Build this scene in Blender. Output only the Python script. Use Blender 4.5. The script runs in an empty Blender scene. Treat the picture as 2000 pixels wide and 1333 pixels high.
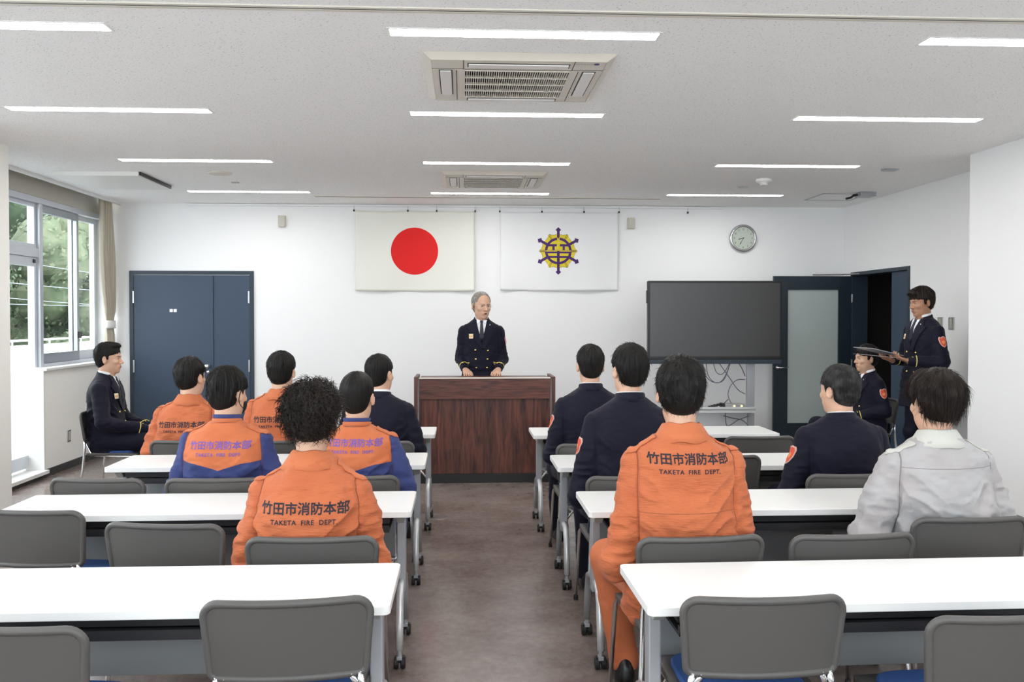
import bpy, bmesh, math, random
import numpy as np
from mathutils import Matrix, Vector, Euler
from mathutils.bvhtree import BVHTree
PI = math.pi
scene = bpy.context.scene
COL = scene.collection
rnd = random.Random(7)

# ------------------------------------------------------------------ camera, world, exposure
F_PX, YAW, PITCH = 1686.6, 0.0522, 0.018
camd = bpy.data.cameras.new('camera'); cam = bpy.data.objects.new('camera', camd); COL.objects.link(cam)
camd.sensor_width = 36.0; camd.sensor_fit = 'HORIZONTAL'; camd.lens = F_PX / 2000 * 36.0
camd.shift_x = 7.55 / 2000; camd.shift_y = -15.65 / 2000
camd.clip_start = 0.05; camd.clip_end = 300
cam.location = (0, 0, 1.544)
cam.rotation_euler = (PI/2 - PITCH, 0, -YAW)
scene.camera = cam
w = bpy.data.worlds.new('overcast_sky'); scene.world = w; w.use_nodes = True
wn = w.node_tree.nodes; wl = w.node_tree.links; wn.clear()
wo = wn.new('ShaderNodeOutputWorld'); wb = wn.new('ShaderNodeBackground')
tcw = wn.new('ShaderNodeTexCoord'); sxw = wn.new('ShaderNodeSeparateXYZ'); rw = wn.new('ShaderNodeValToRGB')
wl.new(tcw.outputs['Generated'], sxw.inputs[0]); wl.new(sxw.outputs['Z'], rw.inputs[0])
rw.color_ramp.elements[0].position = 0.0; rw.color_ramp.elements[0].color = (0.88, 0.92, 0.96, 1)
rw.color_ramp.elements[1].position = 0.6; rw.color_ramp.elements[1].color = (0.92, 0.95, 1.0, 1)
wl.new(rw.outputs[0], wb.inputs[0]); wb.inputs[1].default_value = 7.4
wl.new(wb.outputs[0], wo.inputs[0])
LED_STRENGTH = 38.0
vs = scene.view_settings
scene.display_settings.display_device = 'sRGB'
vs.view_transform = 'Standard'; vs.look = 'None'; vs.exposure = 0.0; vs.gamma = 1.0; vs.use_curve_mapping = False
scene.cycles.max_bounces = 12; scene.cycles.diffuse_bounces = 9; scene.cycles.glossy_bounces = 4
scene.cycles.transmission_bounces = 8; scene.cycles.transparent_max_bounces = 12
scene.cycles.caustics_reflective = False; scene.cycles.caustics_refractive = False
scene.cycles.use_denoising = True
scene.cycles.sample_clamp_indirect = 8.0

# ------------------------------------------------------------------ materials
MATS = {}
def mat(name, color=(.5,.5,.5), rough=.5, metal=0., bump=None, var=None, spec=.5, emit=None, sheen=0., coat=0., trans=0., ior=1.45, sss=0.):
    """bump=(scale(3-tuple or number), strength, distance); var=(scale, colour2, lo, hi)"""
    if name in MATS: return MATS[name]
    m = bpy.data.materials.new(name); m.use_nodes = True
    nt = m.node_tree; N = nt.nodes; L = nt.links
    b = N['Principled BSDF']
    b.inputs['Base Color'].default_value = (*color, 1); b.inputs['Roughness'].default_value = rough
    b.inputs['Metallic'].default_value = metal; b.inputs['Specular IOR Level'].default_value = spec
    b.inputs['Sheen Weight'].default_value = sheen; b.inputs['Coat Weight'].default_value = coat
    b.inputs['Transmission Weight'].default_value = trans; b.inputs['IOR'].default_value = ior
    if sss: b.inputs['Subsurface Weight'].default_value = sss; b.inputs['Subsurface Radius'].default_value = (.012,.005,.003)
    if emit: b.inputs['Emission Color'].default_value = (*emit[0], 1); b.inputs['Emission Strength'].default_value = emit[1]
    tc = N.new('ShaderNodeTexCoord')
    def noise(sc, detail=3):
        mp = N.new('ShaderNodeMapping'); L.new(tc.outputs['Object'], mp.inputs[0])
        mp.inputs['Scale'].default_value = sc if isinstance(sc, tuple) else (sc, sc, sc)
        n = N.new('ShaderNodeTexNoise'); n.inputs['Scale'].default_value = 1.0; n.inputs['Detail'].default_value = detail
        L.new(mp.outputs[0], n.inputs['Vector']); return n
    if var:
        n = noise(var[0]); mr = N.new('ShaderNodeMapRange'); mr.inputs[1].default_value = var[2]; mr.inputs[2].default_value = var[3]
        L.new(n.outputs['Fac'], mr.inputs[0]); mx = N.new('ShaderNodeMix'); mx.data_type = 'RGBA'
        mx.inputs[6].default_value = (*color, 1); mx.inputs[7].default_value = (*var[1], 1)
        L.new(mr.outputs[0], mx.inputs[0]); L.new(mx.outputs[2], b.inputs['Base Color'])
    if bump:
        n = noise(bump[0]); bp = N.new('ShaderNodeBump'); bp.inputs['Strength'].default_value = bump[1]; bp.inputs['Distance'].default_value = bump[2]
        L.new(n.outputs['Fac'], bp.inputs['Height']); L.new(bp.outputs[0], b.inputs['Normal'])
    MATS[name] = m
    return m
def NL(m): return m.node_tree.nodes, m.node_tree.links
def math_node(N, L, op, a, b=None, c=None):
    n = N.new('ShaderNodeMath'); n.operation = op
    for i, v in enumerate((a, b, c)):
        if v is None: continue
        if isinstance(v, (int, float)): n.inputs[i].default_value = v
        else: L.new(v, n.inputs[i])
    return n.outputs[0]

M_wall = mat('white_wallpaper', (.815,.815,.82), .75, bump=(90, .12, .004))
M_paint = mat('cream_paint', (.86,.85,.81), .7, bump=(60, .08, .004))
M_trim = mat('white_trim', (.78,.78,.76), .45)
M_fascia = mat('beige_box_panel', (.52,.50,.44), .6)
M_base = mat('dark_baseboard', (.045,.043,.04), .45)
M_white = mat('white_melamine', (.76,.76,.75), .28, bump=(30,.02,.002))
M_black = mat('black_plastic', (.015,.015,.016), .4)
M_dark = mat('dark_shelf', (.012,.012,.014), .5)
M_panel = mat('grey_modesty_panel', (.22,.235,.25), .5, bump=(200,.05,.001))
M_leg = mat('grey_metal_paint', (.36,.37,.39), .35, .3)
M_silver = mat('silver_paint', (.62,.63,.64), .3, .35)
M_chrome = mat('chrome', (.75,.75,.76), .12, 1.0)
M_brush = mat('brushed_steel', (.55,.55,.55), .3, 1.0)
M_alu = mat('aluminium_frame', (.40,.43,.46), .38, .5)
M_aluw = mat('white_aluminium', (.62,.65,.70), .35, .3)
M_chair = mat('grey_chair_plastic', (.078,.073,.070), .45, bump=(400,.06,.0008))
M_pad = mat('blue_seat_cloth', (.03,.085,.27), .85, bump=(900,.3,.001))
M_rub = mat('black_rubber', (.012,.012,.012), .55)
M_door = mat('slate_blue_door', (.034,.056,.095), .42, bump=(40,.03,.002))
M_doorf = mat('dark_door_frame', (.022,.035,.050), .4)
M_doord = mat('dark_teal_door', (.012,.024,.034), .4)
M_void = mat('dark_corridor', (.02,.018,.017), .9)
M_frost = mat('frosted_glass', (.42,.48,.465), .45)
M_red = mat('flag_red', (.70,.012,.012), .8)
M_flag = mat('flag_cream_cloth', (.76,.76,.70), .9)
M_flagw = mat('flag_white_cloth', (.79,.79,.80), .9)
M_purple = mat('emblem_purple', (.065,.022,.13), .8)
M_yellow = mat('emblem_yellow', (.68,.55,.03), .8)
M_ac = mat('ac_ivory', (.66,.62,.55), .45)
M_acw = mat('ac_louvre', (.72,.69,.68), .35)
M_slot = mat('dark_gap', (.03,.03,.03), .6)
M_grill = mat('ac_grille_back', (.02,.019,.017), .8)
M_ivory = mat('ivory_plastic', (.52,.50,.40), .5)
M_cur = mat('beige_curtain', (.50,.46,.37), .9, bump=((300,300,60),.2,.002))
M_sheer = mat('white_tieback', (.82,.81,.78), .85)
M_gold = mat('gold_metal', (.85,.62,.22), .25, 1.0)
M_skin = mat('skin', (.60,.37,.26), .5, bump=(500,.1,.0006), sss=.08, var=(22,(.55,.31,.215),.45,.75))
M_skin2 = mat('skin_tanned', (.42,.22,.135), .5, bump=(500,.1,.0006), sss=.08, var=(22,(.37,.18,.11),.45,.75))
M_hair = mat('black_hair', (.0075,.0065,.006), .5, spec=.22)
M_hairb = mat('dark_brown_hair', (.014,.009,.007), .5, spec=.22)
M_hairg = mat('greying_hair', (.010,.009,.009), .5, spec=.25, var=(25,(.045,.043,.042),.45,.7))
M_haird = mat('grey_hair', (.16,.145,.13), .5, var=(60,(.30,.28,.26),.4,.7))
M_shirt = mat('white_shirt', (.80,.81,.84), .7)
M_tie = mat('navy_tie', (.006,.010,.022), .55)
M_navy = mat('navy_serge', (.0030,.0030,.0125), .72, bump=(700,.25,.0008), spec=.25, sheen=.03)
M_navyl = mat('navy_lapel', (.0038,.0040,.0150), .66, bump=(700,.25,.0008), spec=.25, sheen=.04)
M_ink = mat('black_print', (.022,.016,.022), .8)
M_inkb = mat('violet_print', (.16,.085,.32), .8)
M_shoe = mat('black_leather', (.010,.010,.010), .3)
M_patch = mat('red_patch', (.62,.085,.045), .8)
M_patchb = mat('patch_border', (.60,.38,.33), .8)
M_patchg = mat('patch_gold_thread', (.72,.27,.09), .8)
M_lip = mat('lips', (.42,.17,.13), .5)
M_eye = mat('eye_dark', (.02,.012,.01), .2)
M_eyew = mat('eye_white', (.6,.57,.54), .3)
M_mask = mat('black_mask', (.012,.012,.014), .9)
M_glassc = mat('clear_glass', (1,1,1), .02, trans=1.0, ior=1.45)
M_screen = mat('screen_glass', (.032,.032,.033), .30, spec=.75, coat=.0)
M_bezel = mat('screen_bezel', (.006,.006,.007), .35)
M_paper = mat('white_paper', (.72,.73,.76), .7)
M_folder = mat('grey_folder', (.30,.30,.32), .4)
M_cable = mat('grey_cable', (.10,.10,.13), .5)

def led_mat():
    m = bpy.data.materials.new('led_diffuser'); m.use_nodes = True; N, L = NL(m); N.clear()
    o = N.new('ShaderNodeOutputMaterial'); e = N.new('ShaderNodeEmission')
    e.inputs[0].default_value = (1.0, .985, .96, 1); e.inputs[1].default_value = LED_STRENGTH; L.new(e.outputs[0], o.inputs[0]); return m
M_led = led_mat()
M_ledspot = mat('indicator_lamp', (.9,.7,.2), .4, emit=((1,.72,.2), 6.0))

def ceiling_mat():
    m = mat('rockwool_ceiling', (.86,.86,.855), .85); N, L = NL(m); b = N['Principled BSDF']
    tc = N['Texture Coordinate'] if 'Texture Coordinate' in N else N.new('ShaderNodeTexCoord')
    mp = N.new('ShaderNodeMapping'); mp.inputs['Scale'].default_value = (75, 125, 60); mp.inputs['Rotation'].default_value = (0,0,.35)
    L.new(tc.outputs['Object'], mp.inputs[0])
    n = N.new('ShaderNodeTexNoise'); n.inputs['Scale'].default_value = 1.0; n.inputs['Detail'].default_value = 2.5; n.inputs['Roughness'].default_value = .6
    L.new(mp.outputs[0], n.inputs['Vector'])
    r = N.new('ShaderNodeValToRGB'); r.color_ramp.elements[0].position = .31; r.color_ramp.elements[0].color = (.40,.40,.40,1)
    r.color_ramp.elements[1].position = .385; r.color_ramp.elements[1].color = (.93,.93,.925,1)
    L.new(n.outputs['Fac'], r.inputs[0]); L.new(r.outputs[0], b.inputs['Base Color'])
    bp = N.new('ShaderNodeBump'); bp.inputs['Strength'].default_value = .35; bp.inputs['Distance'].default_value = .004
    L.new(n.outputs['Fac'], bp.inputs['Height']); L.new(bp.outputs[0], b.inputs['Normal'])
    return m
M_ceil = ceiling_mat()

def floor_mat():
    m = mat('brown_vinyl_floor', (.075,.052,.046), .3); N, L = NL(m); b = N['Principled BSDF']
    tc = N.new('ShaderNodeTexCoord')
    def nz(sc, det, rough=.6):
        mp = N.new('ShaderNodeMapping'); mp.inputs['Scale'].default_value = sc; L.new(tc.outputs['Object'], mp.inputs[0])
        n = N.new('ShaderNodeTexNoise'); n.inputs['Scale'].default_value = 1; n.inputs['Detail'].default_value = det; n.inputs['Roughness'].default_value = rough
        L.new(mp.outputs[0], n.inputs['Vector']); return n.outputs['Fac']
    a = nz((2.2,2.8,1), 6, .65); c = nz((28,20,1), 4, .7)
    s = math_node(N, L, 'ADD', math_node(N, L, 'MULTIPLY', a, .65), math_node(N, L, 'MULTIPLY', c, .35))
    r = N.new('ShaderNodeValToRGB'); E = r.color_ramp.elements
    E[0].position = .36; E[0].color = (.13,.097,.086,1); E[1].position = .68; E[1].color = (.26,.215,.195,1)
    L.new(s, r.inputs[0]); L.new(r.outputs[0], b.inputs['Base Color'])
    rr = N.new('ShaderNodeMapRange'); rr.inputs[3].default_value = .13; rr.inputs[4].default_value = .30; L.new(a, rr.inputs[0]); L.new(rr.outputs[0], b.inputs['Roughness'])
    bp = N.new('ShaderNodeBump'); bp.inputs['Strength'].default_value = .10; bp.inputs['Distance'].default_value = .01; L.new(a, bp.inputs['Height']); L.new(bp.outputs[0], b.inputs['Normal'])
    return m
M_floor = floor_mat()

def wood_mat(name, axis):
    m = mat(name, (.08,.03,.02), .38); N, L = NL(m); b = N['Principled BSDF']
    tc = N.new('ShaderNodeTexCoord'); mp = N.new('ShaderNodeMapping'); L.new(tc.outputs['Object'], mp.inputs[0])
    mp.inputs['Scale'].default_value = (1.2,8,14) if axis == 'x' else (9,8,.9)
    n = N.new('ShaderNodeTexNoise'); n.inputs['Scale'].default_value = 1.6; n.inputs['Detail'].default_value = 8; n.inputs['Roughness'].default_value = .62; n.inputs['Distortion'].default_value = 1.4
    L.new(mp.outputs[0], n.inputs['Vector'])
    n2 = N.new('ShaderNodeTexNoise'); n2.inputs['Scale'].default_value = 9; n2.inputs['Detail'].default_value = 4; L.new(mp.outputs[0], n2.inputs['Vector'])
    s = math_node(N, L, 'ADD', math_node(N, L, 'MULTIPLY', n.outputs['Fac'], .75), math_node(N, L, 'MULTIPLY', n2.outputs['Fac'], .25))
    r = N.new('ShaderNodeValToRGB'); E = r.color_ramp.elements
    E[0].position = .36; E[0].color = (.018,.0075,.006,1); E[1].position = .66; E[1].color = (.17,.050,.032,1)
    e = E.new(.5); e.color = (.085,.028,.020,1)
    L.new(s, r.inputs[0]); L.new(r.outputs[0], b.inputs['Base Color'])
    return m
M_woodh = wood_mat('walnut_horizontal', 'x'); M_woodv = wood_mat('walnut_vertical', 'z')

def suit_cloth(name, base, low=None, split=None, yoke=None, sleeve=None, sleeve_at=None, crep=(60,60,190), cs=.5):
    """cloth whose lower part or sleeves have their own dye: chevron split=(z_centre, slope, wave), sleeves by the 'arm' vertex attribute"""
    m = mat(name, base, .82, sheen=.06); N, L = NL(m); b = N['Principled BSDF']
    tc = N.new('ShaderNodeTexCoord'); sp = N.new('ShaderNodeSeparateXYZ'); L.new(tc.outputs['Object'], sp.inputs[0])
    at = N.new('ShaderNodeAttribute'); at.attribute_name = 'arm'
    col = None
    mx0 = N.new('ShaderNodeMix'); mx0.data_type = 'RGBA'
    mx0.inputs[6].default_value = (*base, 1); mx0.inputs[7].default_value = (base[0]*.9, base[1]*.82, base[2]*.8, 1)
    nn = N.new('ShaderNodeTexNoise'); nn.inputs['Scale'].default_value = 7; nn.inputs['Detail'].default_value = 4; L.new(tc.outputs['Object'], nn.inputs['Vector'])
    mr = N.new('ShaderNodeMapRange'); mr.inputs[1].default_value = .35; mr.inputs[2].default_value = .7; L.new(nn.outputs['Fac'], mr.inputs[0]); L.new(mr.outputs[0], mx0.inputs[0])
    col = mx0.outputs[2]
    if split:
        z0, sl = split
        ax = math_node(N, L, 'ABSOLUTE', sp.outputs['X'])
        lim = math_node(N, L, 'ADD', z0, math_node(N, L, 'MULTIPLY', math_node(N, L, 'MINIMUM', ax, .11), sl))
        lim = math_node(N, L, 'ADD', lim, math_node(N, L, 'MULTIPLY', math_node(N, L, 'MAXIMUM', math_node(N, L, 'SUBTRACT', ax, .11), 0.0), .10))
        low_mask = math_node(N, L, 'LESS_THAN', sp.outputs['Z'], lim)
        mask = math_node(N, L, 'MAXIMUM', low_mask, math_node(N, L, 'LESS_THAN', at.outputs['Fac'], sleeve_at or 0.0))
        mx = N.new('ShaderNodeMix'); mx.data_type = 'RGBA'; L.new(mask, mx.inputs[0]); L.new(col, mx.inputs[6]); mx.inputs[7].default_value = (*low, 1); col = mx.outputs[2]
    seams = [math_node(N, L, 'LESS_THAN', math_node(N, L, 'ABSOLUTE', math_node(N, L, 'SUBTRACT', at.outputs['Fac'], sleeve_at or 0.0)), .0016)]
    if yoke:
        seams.append(math_node(N, L, 'MULTIPLY', math_node(N, L, 'LESS_THAN', math_node(N, L, 'ABSOLUTE', math_node(N, L, 'SUBTRACT', sp.outputs['Z'], yoke)), .0014),
                               math_node(N, L, 'GREATER_THAN', at.outputs['Fac'], 0.0)))
    sm = seams[0]
    for s in seams[1:]: sm = math_node(N, L, 'MAXIMUM', sm, s)
    mx2 = N.new('ShaderNodeMix'); mx2.data_type = 'RGBA'; L.new(math_node(N, L, 'MULTIPLY', sm, .6), mx2.inputs[0]); L.new(col, mx2.inputs[6]); mx2.inputs[7].default_value = (base[0]*.25, base[1]*.2, base[2]*.2, 1)
    L.new(mx2.outputs[2], b.inputs['Base Color'])
    mp = N.new('ShaderNodeMapping'); L.new(tc.outputs['Object'], mp.inputs[0]); mp.inputs['Scale'].default_value = crep
    n = N.new('ShaderNodeTexNoise'); n.inputs['Scale'].default_value = 1; n.inputs['Detail'].default_value = 3; L.new(mp.outputs[0], n.inputs['Vector'])
    h = math_node(N, L, 'SUBTRACT', n.outputs['Fac'], math_node(N, L, 'MULTIPLY', sm, .6))
    bp = N.new('ShaderNodeBump'); bp.inputs['Strength'].default_value = cs; bp.inputs['Distance'].default_value = .006; L.new(h, bp.inputs['Height']); L.new(bp.outputs[0], b.inputs['Normal'])
    return m
OR = (.46,.125,.046)
M_orange = suit_cloth('orange_ripstop', OR, crep=(42,42,140), cs=.75)
M_orange_t = mat('orange_trouser_cloth', OR, .82, bump=((50,50,90),.3,.003), sheen=.06)
M_orcol = mat('orange_collar_cloth', (.47,.13,.048), .8, bump=((80,80,160),.25,.002), sheen=.06)
M_blue = mat('blue_work_cloth', (.026,.038,.14), .8, bump=((60,60,80),.25,.002), sheen=.06)
M_greyc = suit_cloth('grey_work_cloth', (.43,.43,.425), yoke=None, crep=(120,120,120), cs=.2)
M_greycol = mat('pale_grey_collar_cloth', (.50,.50,.46), .8, bump=(300,.2,.001), sheen=.06)

# ------------------------------------------------------------------ object helpers
def finish(o, parent=None):
    COL.objects.link(o)
    if parent is not None: o.parent = parent
    return o
def tag(o, label=None, cat=None, group=None, kind=None):
    if label: o['label'] = label
    if cat: o['category'] = cat
    if group: o['group'] = group
    if kind: o['kind'] = kind
    return o
def empty(name, loc=(0,0,0), rz=0, label=None, cat=None, group=None):
    o = bpy.data.objects.new(name, None); o.location = loc; o.rotation_euler = (0,0,rz); o.empty_display_size = .1
    finish(o); return tag(o, label, cat, group)
def copy_tree(o, parent=None):
    c = o.copy(); COL.objects.link(c); c.parent = parent
    for ch in list(o.children): copy_tree(ch, c)
    return c
class MB:
    def __init__(s): s.v = []; s.f = []; s.m = []
    def add(s, vs_, fs, mi=0):
        b = len(s.v); s.v += [tuple(v) for v in vs_]; s.f += [tuple(i+b for i in f) for f in fs]; s.m += [mi]*len(fs); return s
    def box(s, x0,x1,y0,y1,z0,z1, mi=0):
        V = [(x,y,z) for z in (z0,z1) for y in (y0,y1) for x in (x0,x1)]
        return s.add(V, [(0,2,3,1),(4,5,7,6),(0,1,5,4),(2,6,7,3),(0,4,6,2),(1,3,7,5)], mi)
    def obox(s, c, sz, M, mi=0):
        V = []
        for z in (-.5,.5):
            for y in (-.5,.5):
                for x in (-.5,.5):
                    p = M @ Vector((x*sz[0], y*sz[1], z*sz[2])); V.append((p.x+c[0], p.y+c[1], p.z+c[2]))
        return s.add(V, [(0,2,3,1),(4,5,7,6),(0,1,5,4),(2,6,7,3),(0,4,6,2),(1,3,7,5)], mi)
    def tube(s, path, r, n=10, mi=0, closed=False, sy=1.0, caps=True):
        P = [Vector(p) for p in path]; R = r if isinstance(r, (list, tuple)) else [r]*len(P)
        rings = []; up = None
        for i, p in enumerate(P):
            a = P[i-1] if (i > 0 or closed) else p; b = P[(i+1) % len(P)] if (i < len(P)-1 or closed) else p
            t = (b-a).normalized()
            if up is None:
                up = Vector((0,0,1)) if abs(t.z) < .9 else Vector((1,0,0))
            u = (up - t*up.dot(t)).normalized(); up = u; v = t.cross(u)
            rings.append([p + u*math.cos(2*PI*k/n)*R[i] + v*math.sin(2*PI*k/n)*R[i]*sy for k in range(n)])
        V = [q for g in rings for q in g]; F = []; m = len(P)
        for i in range(m if closed else m-1):
            j = (i+1) % m
            for k in range(n): F.append((i*n+k, i*n+(k+1)%n, j*n+(k+1)%n, j*n+k))
        if caps and not closed: F.append(tuple(range(n))[::-1]); F.append(tuple((m-1)*n+k for k in range(n)))
        return s.add(V, F, mi)
    def cyl(s, a, b, r, n=16, mi=0): return s.tube([a, b], r, n, mi)
    def lathe(s, prof, c=(0,0,0), n=24, axis='z', mi=0):
        V = []; F = []
        for r, h in prof:
            for k in range(n):
                x = r*math.cos(2*PI*k/n); y = r*math.sin(2*PI*k/n)
                V.append((c[0]+x, c[1]+y, c[2]+h) if axis == 'z' else ((c[0]+x, c[1]+h, c[2]+y) if axis == 'y' else (c[0]+h, c[1]+x, c[2]+y)))
        for i in range(len(prof)-1):
            for k in range(n): F.append((i*n+k, i*n+(k+1)%n, (i+1)*n+(k+1)%n, (i+1)*n+k))
        F.append(tuple(range(n))[::-1]); F.append(tuple((len(prof)-1)*n+k for k in range(n)))
        return s.add(V, F, mi)
    def prism(s, poly, h0, h1, axis='z', mi=0):
        n = len(poly)
        def P(a, b, h): return (a,b,h) if axis == 'z' else ((a,h,b) if axis == 'y' else (h,a,b))
        V = [P(a,b,h0) for a,b in poly] + [P(a,b,h1) for a,b in poly]
        F = [tuple(range(n))[::-1], tuple(range(n,2*n))] + [(i,(i+1)%n,n+(i+1)%n,n+i) for i in range(n)]
        return s.add(V, F, mi)
    def build(s, name, mats, parent=None, bevel=0, smooth=False, seg=2):
        me = bpy.data.meshes.new(name); me.from_pydata(s.v, [], s.f)
        for m in (mats if isinstance(mats, (list, tuple)) else [mats]): me.materials.append(m)
        me.polygons.foreach_set('material_index', s.m); 
        bm = bmesh.new(); bm.from_mesh(me); bmesh.ops.recalc_face_normals(bm, faces=bm.faces); bm.to_mesh(me); bm.free()
        if smooth: me.polygons.foreach_set('use_smooth', [True]*len(me.polygons))
        me.update(); o = bpy.data.objects.new(name, me)
        if bevel:
            b = o.modifiers.new('bevel', 'BEVEL'); b.width = bevel; b.segments = seg; b.limit_method = 'ANGLE'; b.angle_limit = .7; b.harden_normals = False
        return finish(o, parent)
def rrect(w, h, r, n=5, cx=0, cy=0):
    out = []
    for (sx, sy, a0) in ((1,1,0),(-1,1,PI/2),(-1,-1,PI),(1,-1,1.5*PI)):
        for k in range(n+1):
            a = a0 + PI/2*k/n; out.append((cx+sx*(w/2-r)+r*math.cos(a), cy+sy*(h/2-r)+r*math.sin(a)))
    return out
def struct(mb, name, mats, **k): return tag(mb.build(name, mats, **k), kind='structure')

# ------------------------------------------------------------------ room shell
H = 2.868; YB = 10.2; XL = -4.035; XR = 4.59; YN = -1.6
struct(MB().box(-4.4, 6.2, YN-.1, YB+.2, -.12, 0), 'floor', M_floor)
struct(MB().box(-3.93, 6.2, YN-.1, YB+.2, H, H+.12), 'ceiling', M_ceil)
b = MB()   # back wall with the opening of the double door
b.box(-4.3, -3.823, YB, YB+.15, 0, H).box(-2.452, 4.75, YB, YB+.15, 0, H).box(-3.823, -2.452, YB, YB+.15, 2.063, H)
struct(b, 'wall_back', M_wall)
b = MB()   # right: near thick wall, far wall with door opening
b.box(4.125, 4.75, YN, 6.85, 0, H).box(4.59, 4.75, 6.85, 8.675, 0, H).box(4.59, 4.75, 9.975, YB, 0, H).box(4.59, 4.75, 8.675, 9.975, 2.055, H)
struct(b, 'wall_right', M_wall)
b = MB()
b.box(-4.4, -3.497, 5.85, 6.87, 0, H).box(-4.4, XL, 8.53, YB, 0, 1.03).box(-4.4, XL, YN, 5.85, 0, .62).box(-4.4, -3.497, YN, YN+.5, 0, H)
struct(b, 'wall_left', M_paint)
struct(MB().box(-4.4, 4.75, YN-.12, YN, 0, .85).box(-4.4, 4.75, YN-.12, YN, 2.6, H).box(-4.4,-3.2,YN-.12,YN,.85,2.6).box(3.9,4.75,YN-.12,YN,.85,2.6), 'wall_front', M_wall)
# curtain box along the window wall
b = MB(); b.box(-4.4, -4.12, YN, 5.85, 2.715, 3.02).box(-4.4,-3.93, YN, 5.85, 3.02, 3.06).box(-4.4, -4.12, 6.87, YB, 2.715, 3.02).box(-4.4,-3.93, 6.87, YB, 3.02, 3.06).box(-3.95,-3.93, 6.87, YB, H+.0, 3.02)
struct(b, 'trim_1', M_fascia)
struct(MB().box(-3.962, -3.926, 6.87, YB, 2.838, 2.8705), 'trim_2', M_trim, bevel=.004)
struct(MB().box(-4.22, -3.99, 8.50, YB, 1.03, 1.055).box(-4.22,-3.985, 6.87, 8.53, .04,.075).box(-4.22,-4.02,8.500,8.531,.075,1.03), 'trim_3', M_trim, bevel=.004)
struct(MB().box(XL-.001, XL+.012, 6.87, YB, 0, .072).box(-3.51,-3.485, 5.85, 6.87,0,.072).box(XL-.001,XL+.012,YN+.5,5.85,0,.072).box(-4.02,-3.485,6.862,6.884,0,.072), 'baseboard_left', M_base)
struct(MB().box(XL, -3.86, YB-.014, YB+.001, 0, .072).box(-2.41, 4.59, YB-.014, YB+.001, 0, .072), 'baseboard_back', M_base)
struct(MB().box(4.112, 4.13, YN, 6.85, 0, .072).box(4.112, 4.59, 6.85, 6.865, 0, .072).box(4.578, 4.595, 6.86, 8.62, 0, .072), 'baseboard_right', M_base)
struct(MB().box(-3.4, 4.1, YN, YN+.012, 0, .072), 'baseboard_front', M_base)
# picture rail under the ceiling at the back wall
struct(MB().box(-3.2, 3.1, YB-.028, YB, 2.838, 2.862), 'trim_4', M_wall, bevel=.003)
# sliding partition track across the ceiling
struct(MB().box(-3.497, 4.125, 3.742, 3.757, H-.004, H+.01), 'trim_5', M_dark)
struct(MB().box(-3.497, 4.125, 3.722, 3.742, H-.006, H+.01).box(-3.497, 4.125, 3.757, 3.777, H-.006, H+.01), 'trim_6', M_ac)
# screen slot near the back wall
struct(MB().box(-1.61, 2.19, 9.50, 9.56, H-.008, H+.01), 'trim_7', M_ac); struct(MB().box(-1.61, 2.19, 9.515, 9.528, H-.010, H-.006), 'trim_8', M_slot)
# access hatch outline in the ceiling, right
b = MB()
for (x0,x1,y0,y1) in ((3.84,4.36,9.06,9.075),(3.84,4.36,9.56,9.575),(3.84,3.855,9.06,9.575),(4.345,4.36,9.06,9.575)): b.box(x0,x1,y0,y1,H-.004,H+.01)
struct(b, 'trim_9', M_alu)

# ------------------------------------------------------------------ windows
def glass_pane(name, x, y0, y1, z0, z1, parent):
    return MB().box(x-.003, x+.003, y0, y1, z0, z1).build(name, M_glass_win, parent)
def winglass():
    m = bpy.data.materials.new('window_glass'); m.use_nodes = True; N, L = NL(m); N.clear()
    o = N.new('ShaderNodeOutputMaterial'); g = N.new('ShaderNodeBsdfGlossy'); g.inputs['Roughness'].default_value = .02
    t = N.new('ShaderNodeBsdfTransparent'); t.inputs[0].default_value = (.95,.975,.975,1); f = N.new('ShaderNodeLayerWeight'); f.inputs[0].default_value = .5
    fac = math_node(N, L, 'ADD', math_node(N, L, 'MULTIPLY', math_node(N, L, 'POWER', f.outputs['Facing'], 5.0), .5), .02)
    mx = N.new('ShaderNodeMixShader'); L.new(fac, mx.inputs[0]); L.new(t.outputs[0], mx.inputs[1]); L.new(g.outputs[0], mx.inputs[2]); L.new(mx.outputs[0], o.inputs[0]); return m
M_glass_win = winglass()
XW = -4.2
def frame_rect(b, x, y0, y1, z0, z1, w_, d=.05, mi=0, wb=None, wt=None):
    wb = wb or w_; wt = wt or w_
    b.box(x-d/2,x+d/2,y0,y0+w_,z0,z1,mi).box(x-d/2,x+d/2,y1-w_,y1,z0,z1,mi).box(x-d/2,x+d/2,y0+w_,y1-w_,z0,z0+wb,mi).box(x-d/2,x+d/2,y0+w_,y1-w_,z1-wt,z1,mi)
b = MB(); b.box(-4.26,-4.13,6.87,YB,2.66,2.72).box(-4.26,-4.14,8.70,8.765,0.07,2.66).box(-4.26,-4.15,6.87,8.70,2.13,2.22).box(-4.26,-4.14,8.765,YB,1.055,1.085)
win1 = struct(b, 'window_1', M_aluw, bevel=.003)
b = MB(); frame_rect(b, -4.19, 7.55, 8.695, .10, 2.13, .045, .04, wb=.12, wt=.09); sash = b.build('balcony_sash', M_aluw, win1, bevel=.002); glass_pane('pane', -4.19, 7.59, 8.66, .2, 2.05, sash)
MB().box(-4.175,-4.160,8.62,8.66,2.075,2.11).build('sash_stop', M_black, sash)
b = MB(); frame_rect(b, -4.235, 6.87, 7.6, .10, 2.13, .045, .04, wb=.12, wt=.09); sash = b.build('balcony_sash', M_aluw, win1, bevel=.002); glass_pane('pane', -4.235, 6.9, 7.56, .2, 2.05, sash)
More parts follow.
